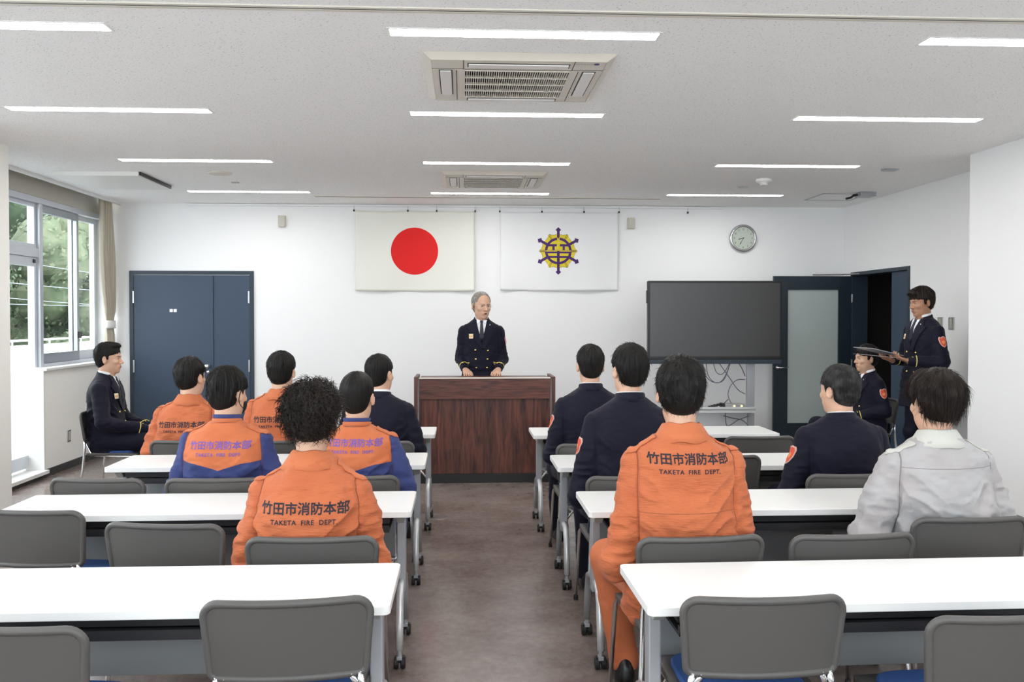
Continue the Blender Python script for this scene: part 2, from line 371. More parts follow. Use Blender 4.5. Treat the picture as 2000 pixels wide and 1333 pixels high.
b = MB(); frame_rect(b, -4.19, 7.55, 8.695, 2.22, 2.66, .04, .04); sash = b.build('transom_sash', M_aluw, win1, bevel=.002); glass_pane('pane', -4.19, 7.59, 8.66, 2.25, 2.63, sash)
b = MB(); frame_rect(b, -4.235, 6.87, 7.6, 2.22, 2.66, .04, .04); sash = b.build('transom_sash', M_aluw, win1, bevel=.002); glass_pane('pane', -4.235, 6.9, 7.56, 2.25, 2.63, sash)
b = MB(); frame_rect(b, -4.185, 8.77, 9.62, 1.085, 2.66, .05, .04, wb=.10, wt=.075); sash = b.build('window_sash', M_alu, win1, bevel=.002); glass_pane('pane', -4.185, 8.81, 9.58, 1.15, 2.6, sash)
MB().box(-4.165,-4.135,9.585,9.605,1.32,1.39).lathe([(.006,0),(.01,.01),(.006,.03)],(-4.14,9.595,1.35),10,'x').build('crescent_lock', M_black, sash, bevel=.002)
b = MB(); frame_rect(b, -4.235, 9.56, YB, 1.085, 2.66, .075, .04, wb=.10, wt=.05); sash = b.build('window_sash', M_aluw, win1, bevel=.002); glass_pane('pane', -4.235, 9.6, 10.15, 1.15, 2.62, sash)

b = MB(); b.box(-4.26,-4.14,YN+.5,5.85,2.66,2.72).box(-4.26,-4.14,YN+.5,5.85,.60,.66)
for k in range(7): b.box(-4.26,-4.15,YN+.5+k*1.13,YN+.56+k*1.13,.66,2.66)
win2 = struct(b, 'window_2', M_aluw, bevel=.003); glass_pane('pane', -4.2, YN+.5, 5.85, .66, 2.66, win2)
b = MB(); b.box(-3.2,3.9,YN-.09,YN-.03,.85,.91).box(-3.2,3.9,YN-.09,YN-.03,2.54,2.6)
for k in range(7): b.box(-3.2+k*1.173,-3.14+k*1.173,YN-.09,YN-.03,.91,2.54)
win3 = struct(b, 'window_3', M_aluw, bevel=.003); MB().box(-3.14,3.84,YN-.063,YN-.057,.91,2.54).build('pane', M_glass_win, win3)
# ------------------------------------------------------------------ outside: balcony, trees, wires
M_conc = mat('white_balcony_paint', (.70,.70,.70), .8, bump=(30,.2,.01)); M_concf = mat('grey_balcony_floor', (.23,.23,.23), .8)
struct(MB().box(-5.7,-4.4,-2.5,16.0,-.25,-.02), 'floor_balcony', M_concf)
b = MB(); b.box(-5.85,-5.7,-2.6,16.0,-.3,1.13).box(-5.9,-5.65,-2.6,16.0,1.13,1.17); struct(b, 'wall_balcony', M_conc)
struct(MB().box(-4.27,-4.2,YB+.05,YB+.3,-.3,3.1).box(-5.25,-5.10,9.25,9.40,-.02,.86), 'wall_outside', M_conc)
pr = MB().cyl((-5.78,5.2,1.24),(-5.78,16.0,1.24),.014,8)
for k in range(11): pr.cyl((-5.78,5.4+k*1.0,1.17),(-5.78,5.4+k*1.0,1.24),.012,6)
tag(pr.build('balcony_railing', M_aluw), 'low metal handrail on the white balcony wall outside the window', 'railing')
gr = MB(); 
for i in range(12):
    for j in range(10): pass
gv = []; gf = []
for i in range(25):
    for j in range(21):
        x = -6.5 - i*2.4; y = 2 + j*3.0; z = -4.0 + max(0, (-x-16))*.17 + .5*math.sin(x*.5)*math.cos(y*.4); gv.append((x,y,z))
for i in range(24):
    for j in range(20): gf.append((i*21+j, i*21+j+1, (i+1)*21+j+1, (i+1)*21+j))
gr.add(gv, gf); struct(gr, 'ground_outside', mat('hillside_grass', (.045,.06,.03), .95, var=(.8,(.03,.045,.022),.4,.6)), smooth=True)
def leafmat(name, c1, c2):
    m = mat(name, c1, .75, var=(3.0, c2, .4, .6)); m.node_tree.nodes['Principled BSDF'].inputs['Transmission Weight'].default_value = .0; return m
LEAF = [leafmat('dark_green_leaves', (.030,.055,.026), (.050,.080,.036)), leafmat('mid_green_leaves', (.055,.085,.038), (.085,.115,.052)), leafmat('pale_green_leaves', (.085,.115,.06), (.12,.14,.08))]
M_bark = mat('bark', (.10,.075,.055), .9)
def tree(x, y, z0, h, r, kind, label, seed):
    rs = np.random.RandomState(seed)
    t = empty('tree', (x,y,z0), 0, label, 'tree', None)
    MB().tube([(0,0,-.5),(.1,.05,h*.35),(0,.1,h*.75)], [.22,.16,.05], 8).build('trunk', M_bark, t, smooth=True)
    nb = 9; cs = [(rs.uniform(-.6,.6)*r, rs.uniform(-.6,.6)*r, h*(.35+.6*k/nb)) for k in range(nb)]
    V = []; F = []
    n = 6500
    for i in range(n):
        c = cs[rs.randint(nb)]; d = rs.normal(size=3); d /= np.linalg.norm(d); rr = r*.56*(.80+.30*rs.rand())
        p = np.array(c) + d*rr*np.array([1,1,.85]); s = r*.026*(.7+.9*rs.rand())
        u = rs.normal(size=3); u -= d*u.dot(d)*.6; u /= np.linalg.norm(u); v = np.cross(d, u); v /= np.linalg.norm(v)+1e-6
        b0 = len(V); V += [p-u*s, p+v*s*.6, p+u*s, p-v*s*.6+d*s*.3]; F.append((b0,b0+1,b0+2,b0+3))
    mb = MB().add(V, F)
    for c in cs: # dense inner foliage
        vv = []; ff = []; nn = 16
        for a in range(nn+1):
            for q in range(24):
                th = PI*a/nn; ph = 2*PI*q/24; R_ = r*.48*(1+.10*math.sin(5*ph+3*th)+.07*math.sin(9*th+4*ph)+.05*rs.rand()); vv.append((c[0]+R_*math.sin(th)*math.cos(ph), c[1]+R_*math.sin(th)*math.sin(ph), c[2]+R_*.85*math.cos(th)))
        for a in range(nn):
            for q in range(24): ff.append((a*24+q,a*24+(q+1)%24,(a+1)*24+(q+1)%24,(a+1)*24+q))
        mb.add(vv, ff)
    mb.build('foliage', LEAF[kind], t, smooth=True)
TREES = [(-14.2,22,-3.5,9.2,2.5,0,'dark tree behind the tall sash beside the curtain'),(-12.5,28.5,-3.8,9.0,2.4,2,'pale tree seen through the narrow pane by the curtain'),
 (-18.6,27,-3.2,10.5,3.0,1,'mid-green tree left of the dark one, beyond the balcony'),(-12.2,17.0,-4,6.8,1.8,1,'bushy green tree low above the balcony wall'),
 (-24.5,34,-2,13,3.8,2,'tall hazy tree on the hillside behind the others'),(-17.2,34,-3.0,10.8,3.2,0,'low dark tree beyond the window lock'),(-18.2,20.0,-3.6,8.4,2.3,0,'dark shrub-like tree under the wires at the balcony door')]
for i, t in enumerate(TREES): tree(*t, 40+i)
for k, (za, zb, lb) in enumerate(((3.35,3.0,'topmost grey overhead wire outside the window'),(2.75,2.55,'second overhead wire from the top outside the window'),(2.55,1.95,'slanting overhead wire between the level ones'),(2.15,2.1,'lowest level overhead wire in front of the trees'))):
    P = [(-8.2-.3*k-.3*t/10, 8+t*1.5, 1.544+.72*(za-1.544+(zb-za)*t/14-.2*math.sin(PI*t/14))) for t in range(15)]
    tag(MB().tube(P, .007, 6).build('overhead_wire', mat('wire_grey', (.16,.18,.24), .5)), lb, 'wire', None)

# ------------------------------------------------------------------ curtain
def curtain():
    V = []; F = []; n = 90; zs = [3.0,2.86,2.7,2.5,2.3,2.1,1.9,1.75,1.62,1.54,1.49,1.45,1.40,1.34,1.25,1.15]
    prof = {3.0:(9.82,10.14),2.86:(9.82,10.14),2.7:(9.82,10.15),2.5:(9.81,10.17),2.3:(9.81,10.18),2.1:(9.84,10.185),1.9:(9.88,10.185),1.75:(9.92,10.18),1.62:(9.96,10.175),1.54:(9.985,10.165),1.49:(9.99,10.16),1.45:(9.99,10.16),1.40:(9.98,10.165),1.34:(9.97,10.17),1.25:(9.965,10.18),1.15:(9.96,10.185)}
    for z in zs:
        a, c = prof[z]; amp = .026 if z > 1.6 or z < 1.38 else .012
        for i in range(n+1):
            u = i/n; y = a + (c-a)*u; x = -4.02 + amp*math.sin(u*2*PI*8 + .6*math.sin(z*2)) + .012*math.sin(u*9+z*3); V.append((x,y,z))
    for j in range(len(zs)-1):
        for i in range(n): F.append((j*(n+1)+i, j*(n+1)+i+1, (j+1)*(n+1)+i+1, (j+1)*(n+1)+i))
    o = MB().add(V, F).build('curtain', M_cur, smooth=True); s = o.modifiers.new('s','SOLIDIFY'); s.thickness = .003
    tag(o, 'beige pleated curtain tied back in the corner by the window', 'curtain')
    e = [( -4.02+.05*math.cos(a), 10.075+.098*math.sin(a)) for a in [2*PI*k/28 for k in range(28)]]
    V = [(x,y,z) for z in (1.42,1.44,1.49,1.51) for x,y in e]; F = [(j*28+i, j*28+(i+1)%28, (j+1)*28+(i+1)%28, (j+1)*28+i) for j in range(3) for i in range(28)]
    t = MB().add(V, F).build('tieback', M_sheer, o, smooth=True); s = t.modifiers.new('s','SOLIDIFY'); s.thickness = .004; t['label'] = 'white cloth tieback band'
curtain()

# ------------------------------------------------------------------ doors
b = MB(); b.box(-3.845,-3.80,YB-.02,YB+.12,0,2.085).box(-2.475,-2.43,YB-.02,YB+.12,0,2.085).box(-3.80,-2.475,YB-.02,YB+.12,2.04,2.085)
d1 = struct(b, 'door_1', M_doorf, bevel=.003)
dl = MB().box(-3.797,-2.917,YB-.012,YB+.03,.008,2.036).build('door_leaf', M_door, d1, bevel=.003)
dr = MB().box(-2.895,-2.478,YB-.006,YB+.03,.008,2.036).build('door_leaf', M_door, d1, bevel=.003)
MB().box(-2.917,-2.893,YB-.018,YB-.004,.008,2.036).build('meeting_strip', M_door, d1, bevel=.003)
k = MB().lathe([(.028,0),(.028,-.006),(.012,-.012),(.012,-.035),(.026,-.045),(.03,-.06),(.022,-.072),(0.001,-.074)], (-2.957,YB-.012,.978), 18, 'y').build('door_knob', M_chrome, dl, smooth=True)
MB().lathe([(.02,0),(.02,-.006),(.014,-.012),(.001,-.013)], (-2.957,YB-.012,.91), 16, 'y').build('lock_cylinder', M_chrome, dl, smooth=True)
for zz in (1.78,.98,.2):
    MB().box(-3.806,-3.788,YB-.03,YB-.008,zz-.07,zz+.07).build('hinge', M_brush, dl, bevel=.003)
    MB().box(-2.492,-2.474,YB-.03,YB-.004,zz-.07,zz+.07).build('hinge', M_brush, dr, bevel=.003)
for cx in (-3.372,-3.327):
    pl = MB().box(cx-.018,cx+.018,YB-.0165,YB-.011,1.606,1.642).build('sign_plate', M_shirt, dl, bevel=.002); pl['label'] = 'small white square sign plate'

# right door: dark opening, open leaf with frosted glass, narrow fixed leaf
b = MB(); b.box(4.575,4.77,8.655,8.695,0,2.075).box(4.575,4.77,9.955,9.995,0,2.075).box(4.575,4.77,8.695,9.955,2.035,2.075)
d2 = struct(b, 'door_2', M_doorf, bevel=.003)
MB().box(4.62,4.66,8.70,9.10,.008,2.033).build('narrow_leaf', M_door, d2, bevel=.003)
lf = MB(); y0 = 9.955
lf.box(3.64,3.81,y0,y0+.04,.01,2.03).box(4.415,4.575,y0,y0+.04,.01,2.03).box(3.81,4.415,y0,y0+.04,1.87,2.03).box(3.81,4.415,y0,y0+.04,.01,.30)
leaf = lf.build('door_leaf', M_doord, d2, bevel=.002)
MB().box(3.805,4.42,y0+.016,y0+.024,.295,1.875).build('frosted_pane', M_frost, leaf)
MB().lathe([(.024,0),(.024,-.006),(.010,-.012),(.010,-.05)], (3.69,y0,.955), 16, 'y').tube([(3.69,y0-.045,.955),(3.72,y0-.048,.955),(3.80,y0-.045,.958)], .008, 8).build('door_handle', M_chrome, leaf, smooth=True)
MB().lathe([(.020,0),(.020,-.006),(.014,-.012),(.001,-.013)], (3.70,y0,1.05), 16, 'y').build('lock_cylinder', M_chrome, leaf, smooth=True)
for zz in (1.77,1.0,.22): MB().box(4.57,4.59,y0-.012,y0+.005,zz-.05,zz+.05).build('hinge', M_brush, leaf, bevel=.003)
MB().tube([(4.10,y0-.012,2.045),(4.50,y0-.03,2.05),(4.62,y0-.26,2.05)], .008, 8).build('closer_arm', M_brush, leaf)
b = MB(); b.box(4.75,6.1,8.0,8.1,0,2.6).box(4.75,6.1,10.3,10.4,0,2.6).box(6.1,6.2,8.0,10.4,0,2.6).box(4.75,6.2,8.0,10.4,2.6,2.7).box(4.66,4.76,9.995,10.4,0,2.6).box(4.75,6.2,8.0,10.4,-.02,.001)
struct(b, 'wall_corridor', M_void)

# ------------------------------------------------------------------ ceiling things
def ceiling_light():
    t = empty('ceiling_light')
    b = MB(); frame_rect2(b); b.build('trim_frame', M_trim, t, bevel=.001)
    MB().box(0, 1.25, 0, .094, -.0008, .004).build('diffuser', M_led, t)
    return t
def frame_rect2(b):
    b.box(-.014,1.264,-.014,0,0,.012).box(-.014,1.264,.094,.108,0,.012).box(-.014,0,0,.094,0,.012).box(1.25,1.264,0,.094,0,.012)
proto = None; GL = 'recessed strip lights in rows on the ceiling'
colw = {-2.869:'left', -.336:'middle', 2.206:'right'}
roww = {.1:'behind the viewpoint', 2.1:'just behind the viewpoint', 4.0:'nearest to the viewer', 5.597:'in the second row from the front', 7.382:'in the third row from the front', 9.185:'closest to the back wall'}
for x, cn in colw.items():
    for y, rn in roww.items():
        o = proto = ceiling_light() if proto is None else copy_tree(proto)
        o.location = (x, y, H-.003)
        tag(o, 'white strip ceiling light of the %s column, %s' % (cn, rn), 'ceiling light', GL)
proto = None

def text_mesh2d(body, size=1.0, offset=0.0, spacing=1.0, cut=None, cutpitch=.012, bold=0.0):
    """flat text as (verts[(x,y)], faces), centred; bold repeats the strokes slightly shifted"""
    c = bpy.data.curves.new('tmp', 'FONT'); c.body = body; c.size = size; c.align_x = 'CENTER'; c.align_y = 'CENTER'; c.space_character = spacing; c.resolution_u = 4
    o = bpy.data.objects.new('tmp', c); COL.objects.link(o); dg = bpy.context.evaluated_depsgraph_get(); dg.update()
    m = bpy.data.meshes.new_from_object(o.evaluated_get(dg)); bpy.data.objects.remove(o); bpy.data.curves.remove(c)
    bm = bmesh.new(); bm.from_mesh(m); bpy.data.meshes.remove(m)
    bmesh.ops.triangulate(bm, faces=bm.faces)
    if cut: slice_bm(bm, cutpitch)
    bm.verts.index_update(); V = [(v.co.x, v.co.y) for v in bm.verts]; F = [tuple(v.index for v in f.verts) for f in bm.faces]; bm.free()
    a = np.array(V); mid = (a.max(0)+a.min(0))/2; a = a-mid
    if bold:
        n = len(a); B_ = []; G = []
        for k, (dx, dy) in enumerate(((0,0),(1,.3),(-1,-.3),(.2,1),(-.2,-1),(.7,.7),(-.7,-.7),(.7,-.7),(-.7,.7))): B_.append(a+np.array((dx,dy))*bold); G += [tuple(i+n*k for i in f) for f in F]
        a = np.concatenate(B_); F = G
    return a, F
def slice_bm(bm, pitch):
    xs = [v.co.x for v in bm.verts]; ys = [v.co.y for v in bm.verts]
    for ax, lo, hi in ((0,min(xs),max(xs)),(1,min(ys),max(ys))):
        q = math.ceil(lo/pitch)*pitch
        while q < hi:
            no = Vector((1,0,0)) if ax == 0 else Vector((0,1,0))
            bmesh.ops.bisect_plane(bm, geom=bm.verts[:]+bm.edges[:]+bm.faces[:], plane_co=no*q, plane_no=no); q += pitch

def cassette(x0, y0, label, badge):
    W_ = .985; D_ = .90
    t = empty('ceiling_air_conditioner', (x0, y0, H), 0, label, 'air conditioner', None)
    b = MB(); z1 = -.028
    # sloped rim
    V = [(0,0,0),(W_,0,0),(W_,D_,0),(0,D_,0),(.045,.045,z1),(W_-.045,.045,z1),(W_-.045,D_-.045,z1),(.045,D_-.045,z1)]
    b.add(V, [(0,1,5,4),(1,2,6,5),(2,3,7,6),(3,0,4,7)]);
    gx0,gx1,gy0,gy1 = .215,W_-.215,.225,D_-.14
    b.box(.045,W_-.045,.045,gy0,z1,z1+.02).box(.045,W_-.045,gy1,D_-.045,z1,z1+.02).box(.045,gx0,gy0,gy1,z1,z1+.02).box(gx1,W_-.045,gy0,gy1,z1,z1+.02)
    b.build('panel', M_ac, t, bevel=.003)
    MB().box(gx0,gx1,gy0,gy1,z1+.018,z1+.024).build('grille_backing', M_grill, t)
    g = MB(); n = 46
    for k in range(n+1): x = gx0+(gx1-gx0)*k/n; g.box(x-.0022,x+.0022,gy0,gy1,z1-.002,z1+.012)
    for k in range(5): y = gy0+(gy1-gy0)*k/4; g.box(gx0,gx1,y-.004,y+.004,z1-.004,z1+.010)
    g.build('intake_grille', M_ac, t)
    for (a,b_,c,d,ax) in ((.235,W_-.235,.10,.155,0),(.235,W_-.235,D_-.105,D_-.06,0),(.085,.145,.225,D_-.20,1),(W_-.145,W_-.085,.225,D_-.20,1)):
        MB().box(a-.006,b_+.006,c-.006,d+.006,z1-.002,z1+.004).build('air_outlet', M_slot, t)
        MB().box(a,b_,c,d,z1-.008,z1-.001).build('louvre', M_acw, t, bevel=.003)
    b = MB()
    for (a,b_,c,d) in ((.045,.21,.195,.199),(W_-.21,W_-.045,.195,.199),(.207,.211,.045,.199),(W_-.211,W_-.207,.045,.199),(.17,.174,.225,D_-.06),(W_-.174,W_-.17,.225,D_-.06),(.21,W_-.21,.203,.206)): b.box(a,b_,c,d,z1-.0012,z1+.001)
    b.build('panel_seam', M_slot, t)
    if badge:
        tv, tf = text_mesh2d('HITACHI', .020, .0004, 1.2)
        # read from below, top edge towards the far side
        V = [(W_-.155+p[0], .085-p[1], z1-.0015) for p in tv]
        MB().add(V, tf).build('maker_lettering', M_slot, t)
        MB().lathe([(.014,0),(.014,-.002)], (W_-.095,.085,z1), 20).build('logo_dot', mat('logo_blue', (.01,.015,.13), .4), t)
cassette(-.205, 4.33, 'large ivory ceiling air conditioner nearer the viewer, dark intake grille', True)
cassette(-.205, 7.83, 'smaller-looking ivory ceiling air conditioner nearer the back wall', False)

t = empty('hanging_ceiling_panel', (-3.70, 8.02, H), 0, 'pale flat box hanging under the ceiling near the window, dark gap at one side', 'ceiling panel')
MB().add([(0,0,-.04),(.76,0,-.04),(.76,.86,-.04),(0,.86,-.04),(0,0,0.0),(.76,0,.0),(.76,.86,.0),(0,.86,.0)], [(0,1,2,3),(0,4,5,1),(1,5,6,2),(2,6,7,3),(3,7,4,0),(4,7,6,5)]).build('panel', M_trim, t, bevel=.004)
MB().box(.762,.775,.02,.85,-.030,0).build('side_gap', M_dark, t)
tag(MB().lathe([(.11,0),(.108,-.008),(.09,-.012),(.001,-.013)], (-2.225,8.06,H), 28).build('ceiling_speaker', M_ac, smooth=True), 'round flat pale disc on the ceiling right of the hanging panel', 'ceiling speaker')
tag(MB().box(-2.26,-2.19,8.58,8.63,H-.006,H+.002).build('ceiling_bracket', M_leg), 'tiny dark metal bracket on the left side of the ceiling', 'bracket')
tag(MB().box(3.75,3.87,7.50,7.60,H-.012,H+.002).build('ceiling_vent_plate', M_leg, bevel=.003), 'small dark square plate on the ceiling at the right', 'ceiling plate')
o = tag(MB().lathe([(.075,0),(.075,-.02),(.06,-.035),(.035,-.037),(.035,-.055),(.02,-.06),(.001,-.06)], (2.874,8.143,H), 24).build('smoke_detector', M_trim, smooth=True), 'white round smoke detector on the ceiling above the screen', 'smoke detector')
tag(MB().lathe([(.055,0),(.055,-.006),(.001,-.007)], (2.831,8.631,H), 20).build('ceiling_plate', M_leg), 'small flat round cap on the ceiling by the rear right light', 'ceiling cap')
t = empty('projector_mount', (4.20,8.98,H), 0, 'grey box with cables hanging from the ceiling beside the hatch', 'mount')
MB().box(-.02,.15,-.08,.08,-.045,0).build('box', M_leg, t, bevel=.006)
MB().tube([(.0,0,-.02),(-.06,0,-.03),(-.10,-.02,-.055),(-.16,-.04,-.07)], .012, 8).tube([(.0,.02,-.02),(-.05,.02,-.02),(-.09,0,-.045)], .009, 8).build('cable', M_black, t, smooth=True)

# ------------------------------------------------------------------ wall things
HK = [(-1.268,'at the left corner of the red-disc flag'),(-.642,'above the left half of the red-disc flag'),(-.307,'above the red disc, right of centre'),(.144,'at the right corner of the red-disc flag'),(.433,'at the left corner of the emblem flag'),(.93,'above the left half of the emblem flag'),(1.43,'above the right half of the emblem flag'),(1.846,'at the right corner of the emblem flag'),(2.671,'hanging empty between the flags and the clock')]
hook0 = None
for x, lb in HK:
    if hook0 is None:
        hook0 = o = empty('picture_hook'); MB().cyl((0,0,-.045),(0,0,0),.0022,6).build('wire', M_leg, o); MB().box(-.009,.009,-.006,.008,-.068,-.045).build('clip', M_black, o, bevel=.002)
    else: o = copy_tree(hook0)
    o.location = (x, YB-.034, 2.848); tag(o, 'small rail hook with black clip ' + lb, 'hook', 'picture rail hooks')

def flag(name, x0, x1, z0, z1, sag, m, seed, label):
    nx, nz = 60, 34
    def Y(x, z):
        u = (x-x0)/(x1-x0); v = (z1-z)/(z1-z0)
        return YB-.022 - .010*math.sin(u*7+seed)*v - .006*math.sin(u*17+seed*2+v*2)*(.3+v) - .004*math.sin(v*9+u*4)
    def top(u): return z1 - sag*math.sin(PI*min(1,u/.45))*(u < .45) - .4*sag*abs(math.sin(PI*(u-.45)/.55*2))*(u >= .45)
    V = []; F = []
    for j in range(nz+1):
        for i in range(nx+1):
            u = i/nx; x = x0+(x1-x0)*u; zt = top(u); zb = z0 - .006*math.sin(u*PI); z = zt+(zb-zt)*j/nz; V.append((x, Y(x,z), z))
    for j in range(nz):
        for i in range(nx): F.append((j*(nx+1)+i, j*(nx+1)+i+1, (j+1)*(nx+1)+i+1, (j+1)*(nx+1)+i))
    o = MB().add(V, F).build(name, m, smooth=True); s = o.modifiers.new('s','SOLIDIFY'); s.thickness = .002
    tag(o, label, 'flag'); return o, Y
def flat_on(polys, Y, dy, name, m, parent):
    """polygons in (x,z) laid on the cloth surface"""
    bm = bmesh.new()
    for P in polys:
        vs_ = [bm.verts.new((p[0], p[1], 0)) for p in P]; bm.faces.new(vs_)
    bmesh.ops.triangulate(bm, faces=bm.faces); slice_bm(bm, .04); bm.verts.index_update()
    V = [(v.co.x, Y(v.co.x, v.co.y)-dy, v.co.y) for v in bm.verts]; F = [tuple(v.index for v in f.verts) for f in bm.faces]; bm.free()
    return MB().add(V, F).build(name, m, parent)
f1, Y1 = flag('flag', -1.252, .137, 1.855, 2.795, .012, M_flag, 1.0, 'cream cloth flag with a large red disc on the back wall')
cir = [(-.566+.276*math.cos(a), 2.322+.276*math.sin(a)) for a in [2*PI*k/64 for k in range(64)]]
flat_on([cir], Y1, .0025, 'red_disc', M_red, f1)
f2, Y2 = flag('flag', .44, 1.842, 1.862, 2.79, .006, M_flagw, 3.0, 'white cloth flag with a purple and yellow emblem on the back wall')
EC = (1.125, 2.330); ES = .000556
def E(*pts): return [(EC[0]+p[0]*ES, EC[1]+p[1]*ES) for p in pts]
def pol(r, a): return (r*math.cos(math.radians(a)), r*math.sin(math.radians(a)))
yel = []; outl = []
for g in range(0, 360, 60):
    for s in (1, -1):
        P = [pol(262, g+s*3.2), pol(395, g+s*2.6), pol(362, g+s*9), pol(345, g+s*15), pol(352, g+s*21), pol(378, g+s*27), pol(262, g+s*28)]
        if s < 0: P = P[::-1]
        yel.append(E(*P)); c = np.mean(P, 0); outl.append(E(*[tuple(c+(np.array(p)-c)*1.10+np.sign(np.array(p)-c)*5) for p in P]))
    yel.append(E(*[pol(262, g-1.6), pol(400, g-1.2), pol(400, g+1.2), pol(262, g+1.6)]))
flat_on(outl, Y2, .0025, 'emblem_outline', M_tie, f2)
yel.append(E(*[pol(262, a) for a in range(0, 360, 6)]))
flat_on(yel, Y2, .0035, 'emblem_yellow_field', M_yellow, f2)
pur = []
def band(r0, r1, a0, a1, n=14): return E(*([pol(r1, a0+(a1-a0)*k/n) for k in range(n+1)] + [pol(r0, a1-(a1-a0)*k/n) for k in range(n+1)]))
pur += [band(232,285,3,84), band(232,285,96,177), band(232,285,183,270,16), band(232,285,270,357,16)]
for a in (30, 90, 150, 210, 270, 330):
    r_in = 262 if a != 270 else 0
    if a == 90: r_in = 285
    u = np.array(pol(1, a)); v = np.array((-u[1], u[0]))
    pur.append(E(*[tuple(u*r_in-v*28), tuple(u*430-v*28), tuple(u*430+v*28), tuple(u*r_in+v*28)]))
    pur.append(E(*[tuple(u*505), tuple(u*448+v*60), tuple(u*392), tuple(u*448-v*60)]))
def rect(x0,x1,y0,y1): return E((x0,y0),(x1,y0),(x1,y1),(x0,y1))
pur += [rect(-225,-32,97,145), rect(-128,-78,20,97), rect(32,225,97,145), rect(92,140,20,97), rect(-262,262,-52,-15), rect(-230,230,-148,-105), rect(-22,22,-262,-40), rect(-400,400,-22,-12), rect(-400,400,12,20)]
flat_on(pur, Y2, .005, 'emblem_purple_wheel', M_purple, f2)

for x, lb in ((-2.10,'small beige wall speaker box left of the red-disc flag'),(1.993,'small beige wall speaker box right of the emblem flag')):
    t = empty('wall_speaker', (x, YB, 2.661), 0, lb, 'wall speaker', None)
    MB().box(-.04,.04,-.045,0,-.066,.066).build('housing', M_ivory, t, bevel=.005); MB().box(-.031,.031,-.049,-.044,-.052,.046).build('grille', M_fascia, t, bevel=.002)

# clock
ck = empty('wall_clock', (3.342, YB, 2.491), 0, 'round silver wall clock on the back wall above the screen', 'clock')
MB().lathe([(.15,0),(.163,-.012),(.165,-.03),(.158,-.042),(.142,-.046),(.134,-.040),(.132,-.030)], n=48, axis='y').build('case', mat('silver_clock_case', (.50,.50,.51), .25, .9), ck, smooth=True)
MB().lathe([(.133,-.0302),(.133,-.0312)], n=48, axis='y').build('dial', mat('clock_face', (.66,.66,.57), .5), ck)
nb = MB()
for h in range(1, 13):
    tv, tf = text_mesh2d(str(h), .036, .0004); a = math.radians(90-30*h)
    nb.add([(p[0]*.8+.108*math.cos(a), -.0322, p[1]+.108*math.sin(a)) for p in tv], tf)
nb.build('numerals', M_base, ck)
def hand(ang, ln, wd, nm):
    a = math.radians(90-ang); u = np.array((math.cos(a), math.sin(a))); v = np.array((-u[1], u[0]))
    P = [tuple(-u*.012-v*.003), tuple(u*ln*.6-v*wd*.4), tuple(u*ln*.78-v*wd), tuple(u*ln), tuple(u*ln*.78+v*wd), tuple(u*ln*.6+v*wd*.4), tuple(-u*.012+v*.003)]
    MB().prism(P, -.035, -.0335, 'y').build(nm, M_black, ck)
hand(257, .062, .007, 'hour_hand'); hand(208, .09, .006, 'minute_hand')
MB().lathe([(.006,-.0315),(.006,-.038)], n=14, axis='y').build('centre_cap', M_black, ck)
gc = MB().lathe([(.134,-.041),(.134,-.0425)], n=48, axis='y').build('glass_cover', M_glass_win, ck)

# switches on right wall, outlet on left wall
for y, zc, lb in ((8.083,1.487,'grey switch plate on the right wall, nearer the door'),(7.892,1.487,'grey switch plate on the right wall, nearer the corner')):
    t = empty('light_switch', (4.59,y,zc), 0, lb, 'light switch', None)
    MB().box(-.008,0,-.045,.045,-.06,.06).build('plate', M_brush, t, bevel=.003)
    for k in range(3): MB().box(-.012,-.007,-.015,.015,-.042+k*.03,-.016+k*.03).build('rocker', M_ivory, t, bevel=.002)
t = empty('wall_outlet', (XL,9.05,.33), 0, 'grey wall outlet plate low on the wall under the window', 'outlet')
MB().box(0,.008,-.035,.035,-.06,.06).build('plate', M_brush, t, bevel=.003); MB().box(.007,.011,-.02,.02,-.045,.045).build('insert', M_ivory, t, bevel=.002)
tag(MB().lathe([(.075,0),(.075,.002),(.07,.003),(.001,.003)], (-.19,6.66,0), 28).build('floor_cap', M_brush), 'round grey metal cap set in the floor of the aisle', 'floor cap')

# ------------------------------------------------------------------ lectern
lc = empty('lectern', (.203, 8.03, 0), 0, 'wide dark walnut lectern standing at the end of the aisle', 'lectern')
wd = .64
MB().box(-wd+.03,wd-.03,-.02,.03,.785,.975).build('upper_front_panel', M_woodh, lc, bevel=.002)
MB().box(-wd+.03,wd-.03,.02,.045,.085,.785).build('lower_front_panel', M_woodv, lc, bevel=.001)
for s in (-1,1):
    MB().box(s*wd-.016,s*wd+.016,-.03,.45,.085,.992).build('side_panel', M_woodv, lc, bevel=.002)
MB().box(-wd+.03,wd-.03,.03,.45,.955,.972).build('desk_top', M_woodh, lc, bevel=.002)
MB().box(-wd+.01,wd-.01,.0,.43,0,.085).build('plinth', M_black, lc)
MB().box(-wd+.03,wd-.03,-.024,.03,.9755,.985).build('top_edge_strip', M_ac, lc)

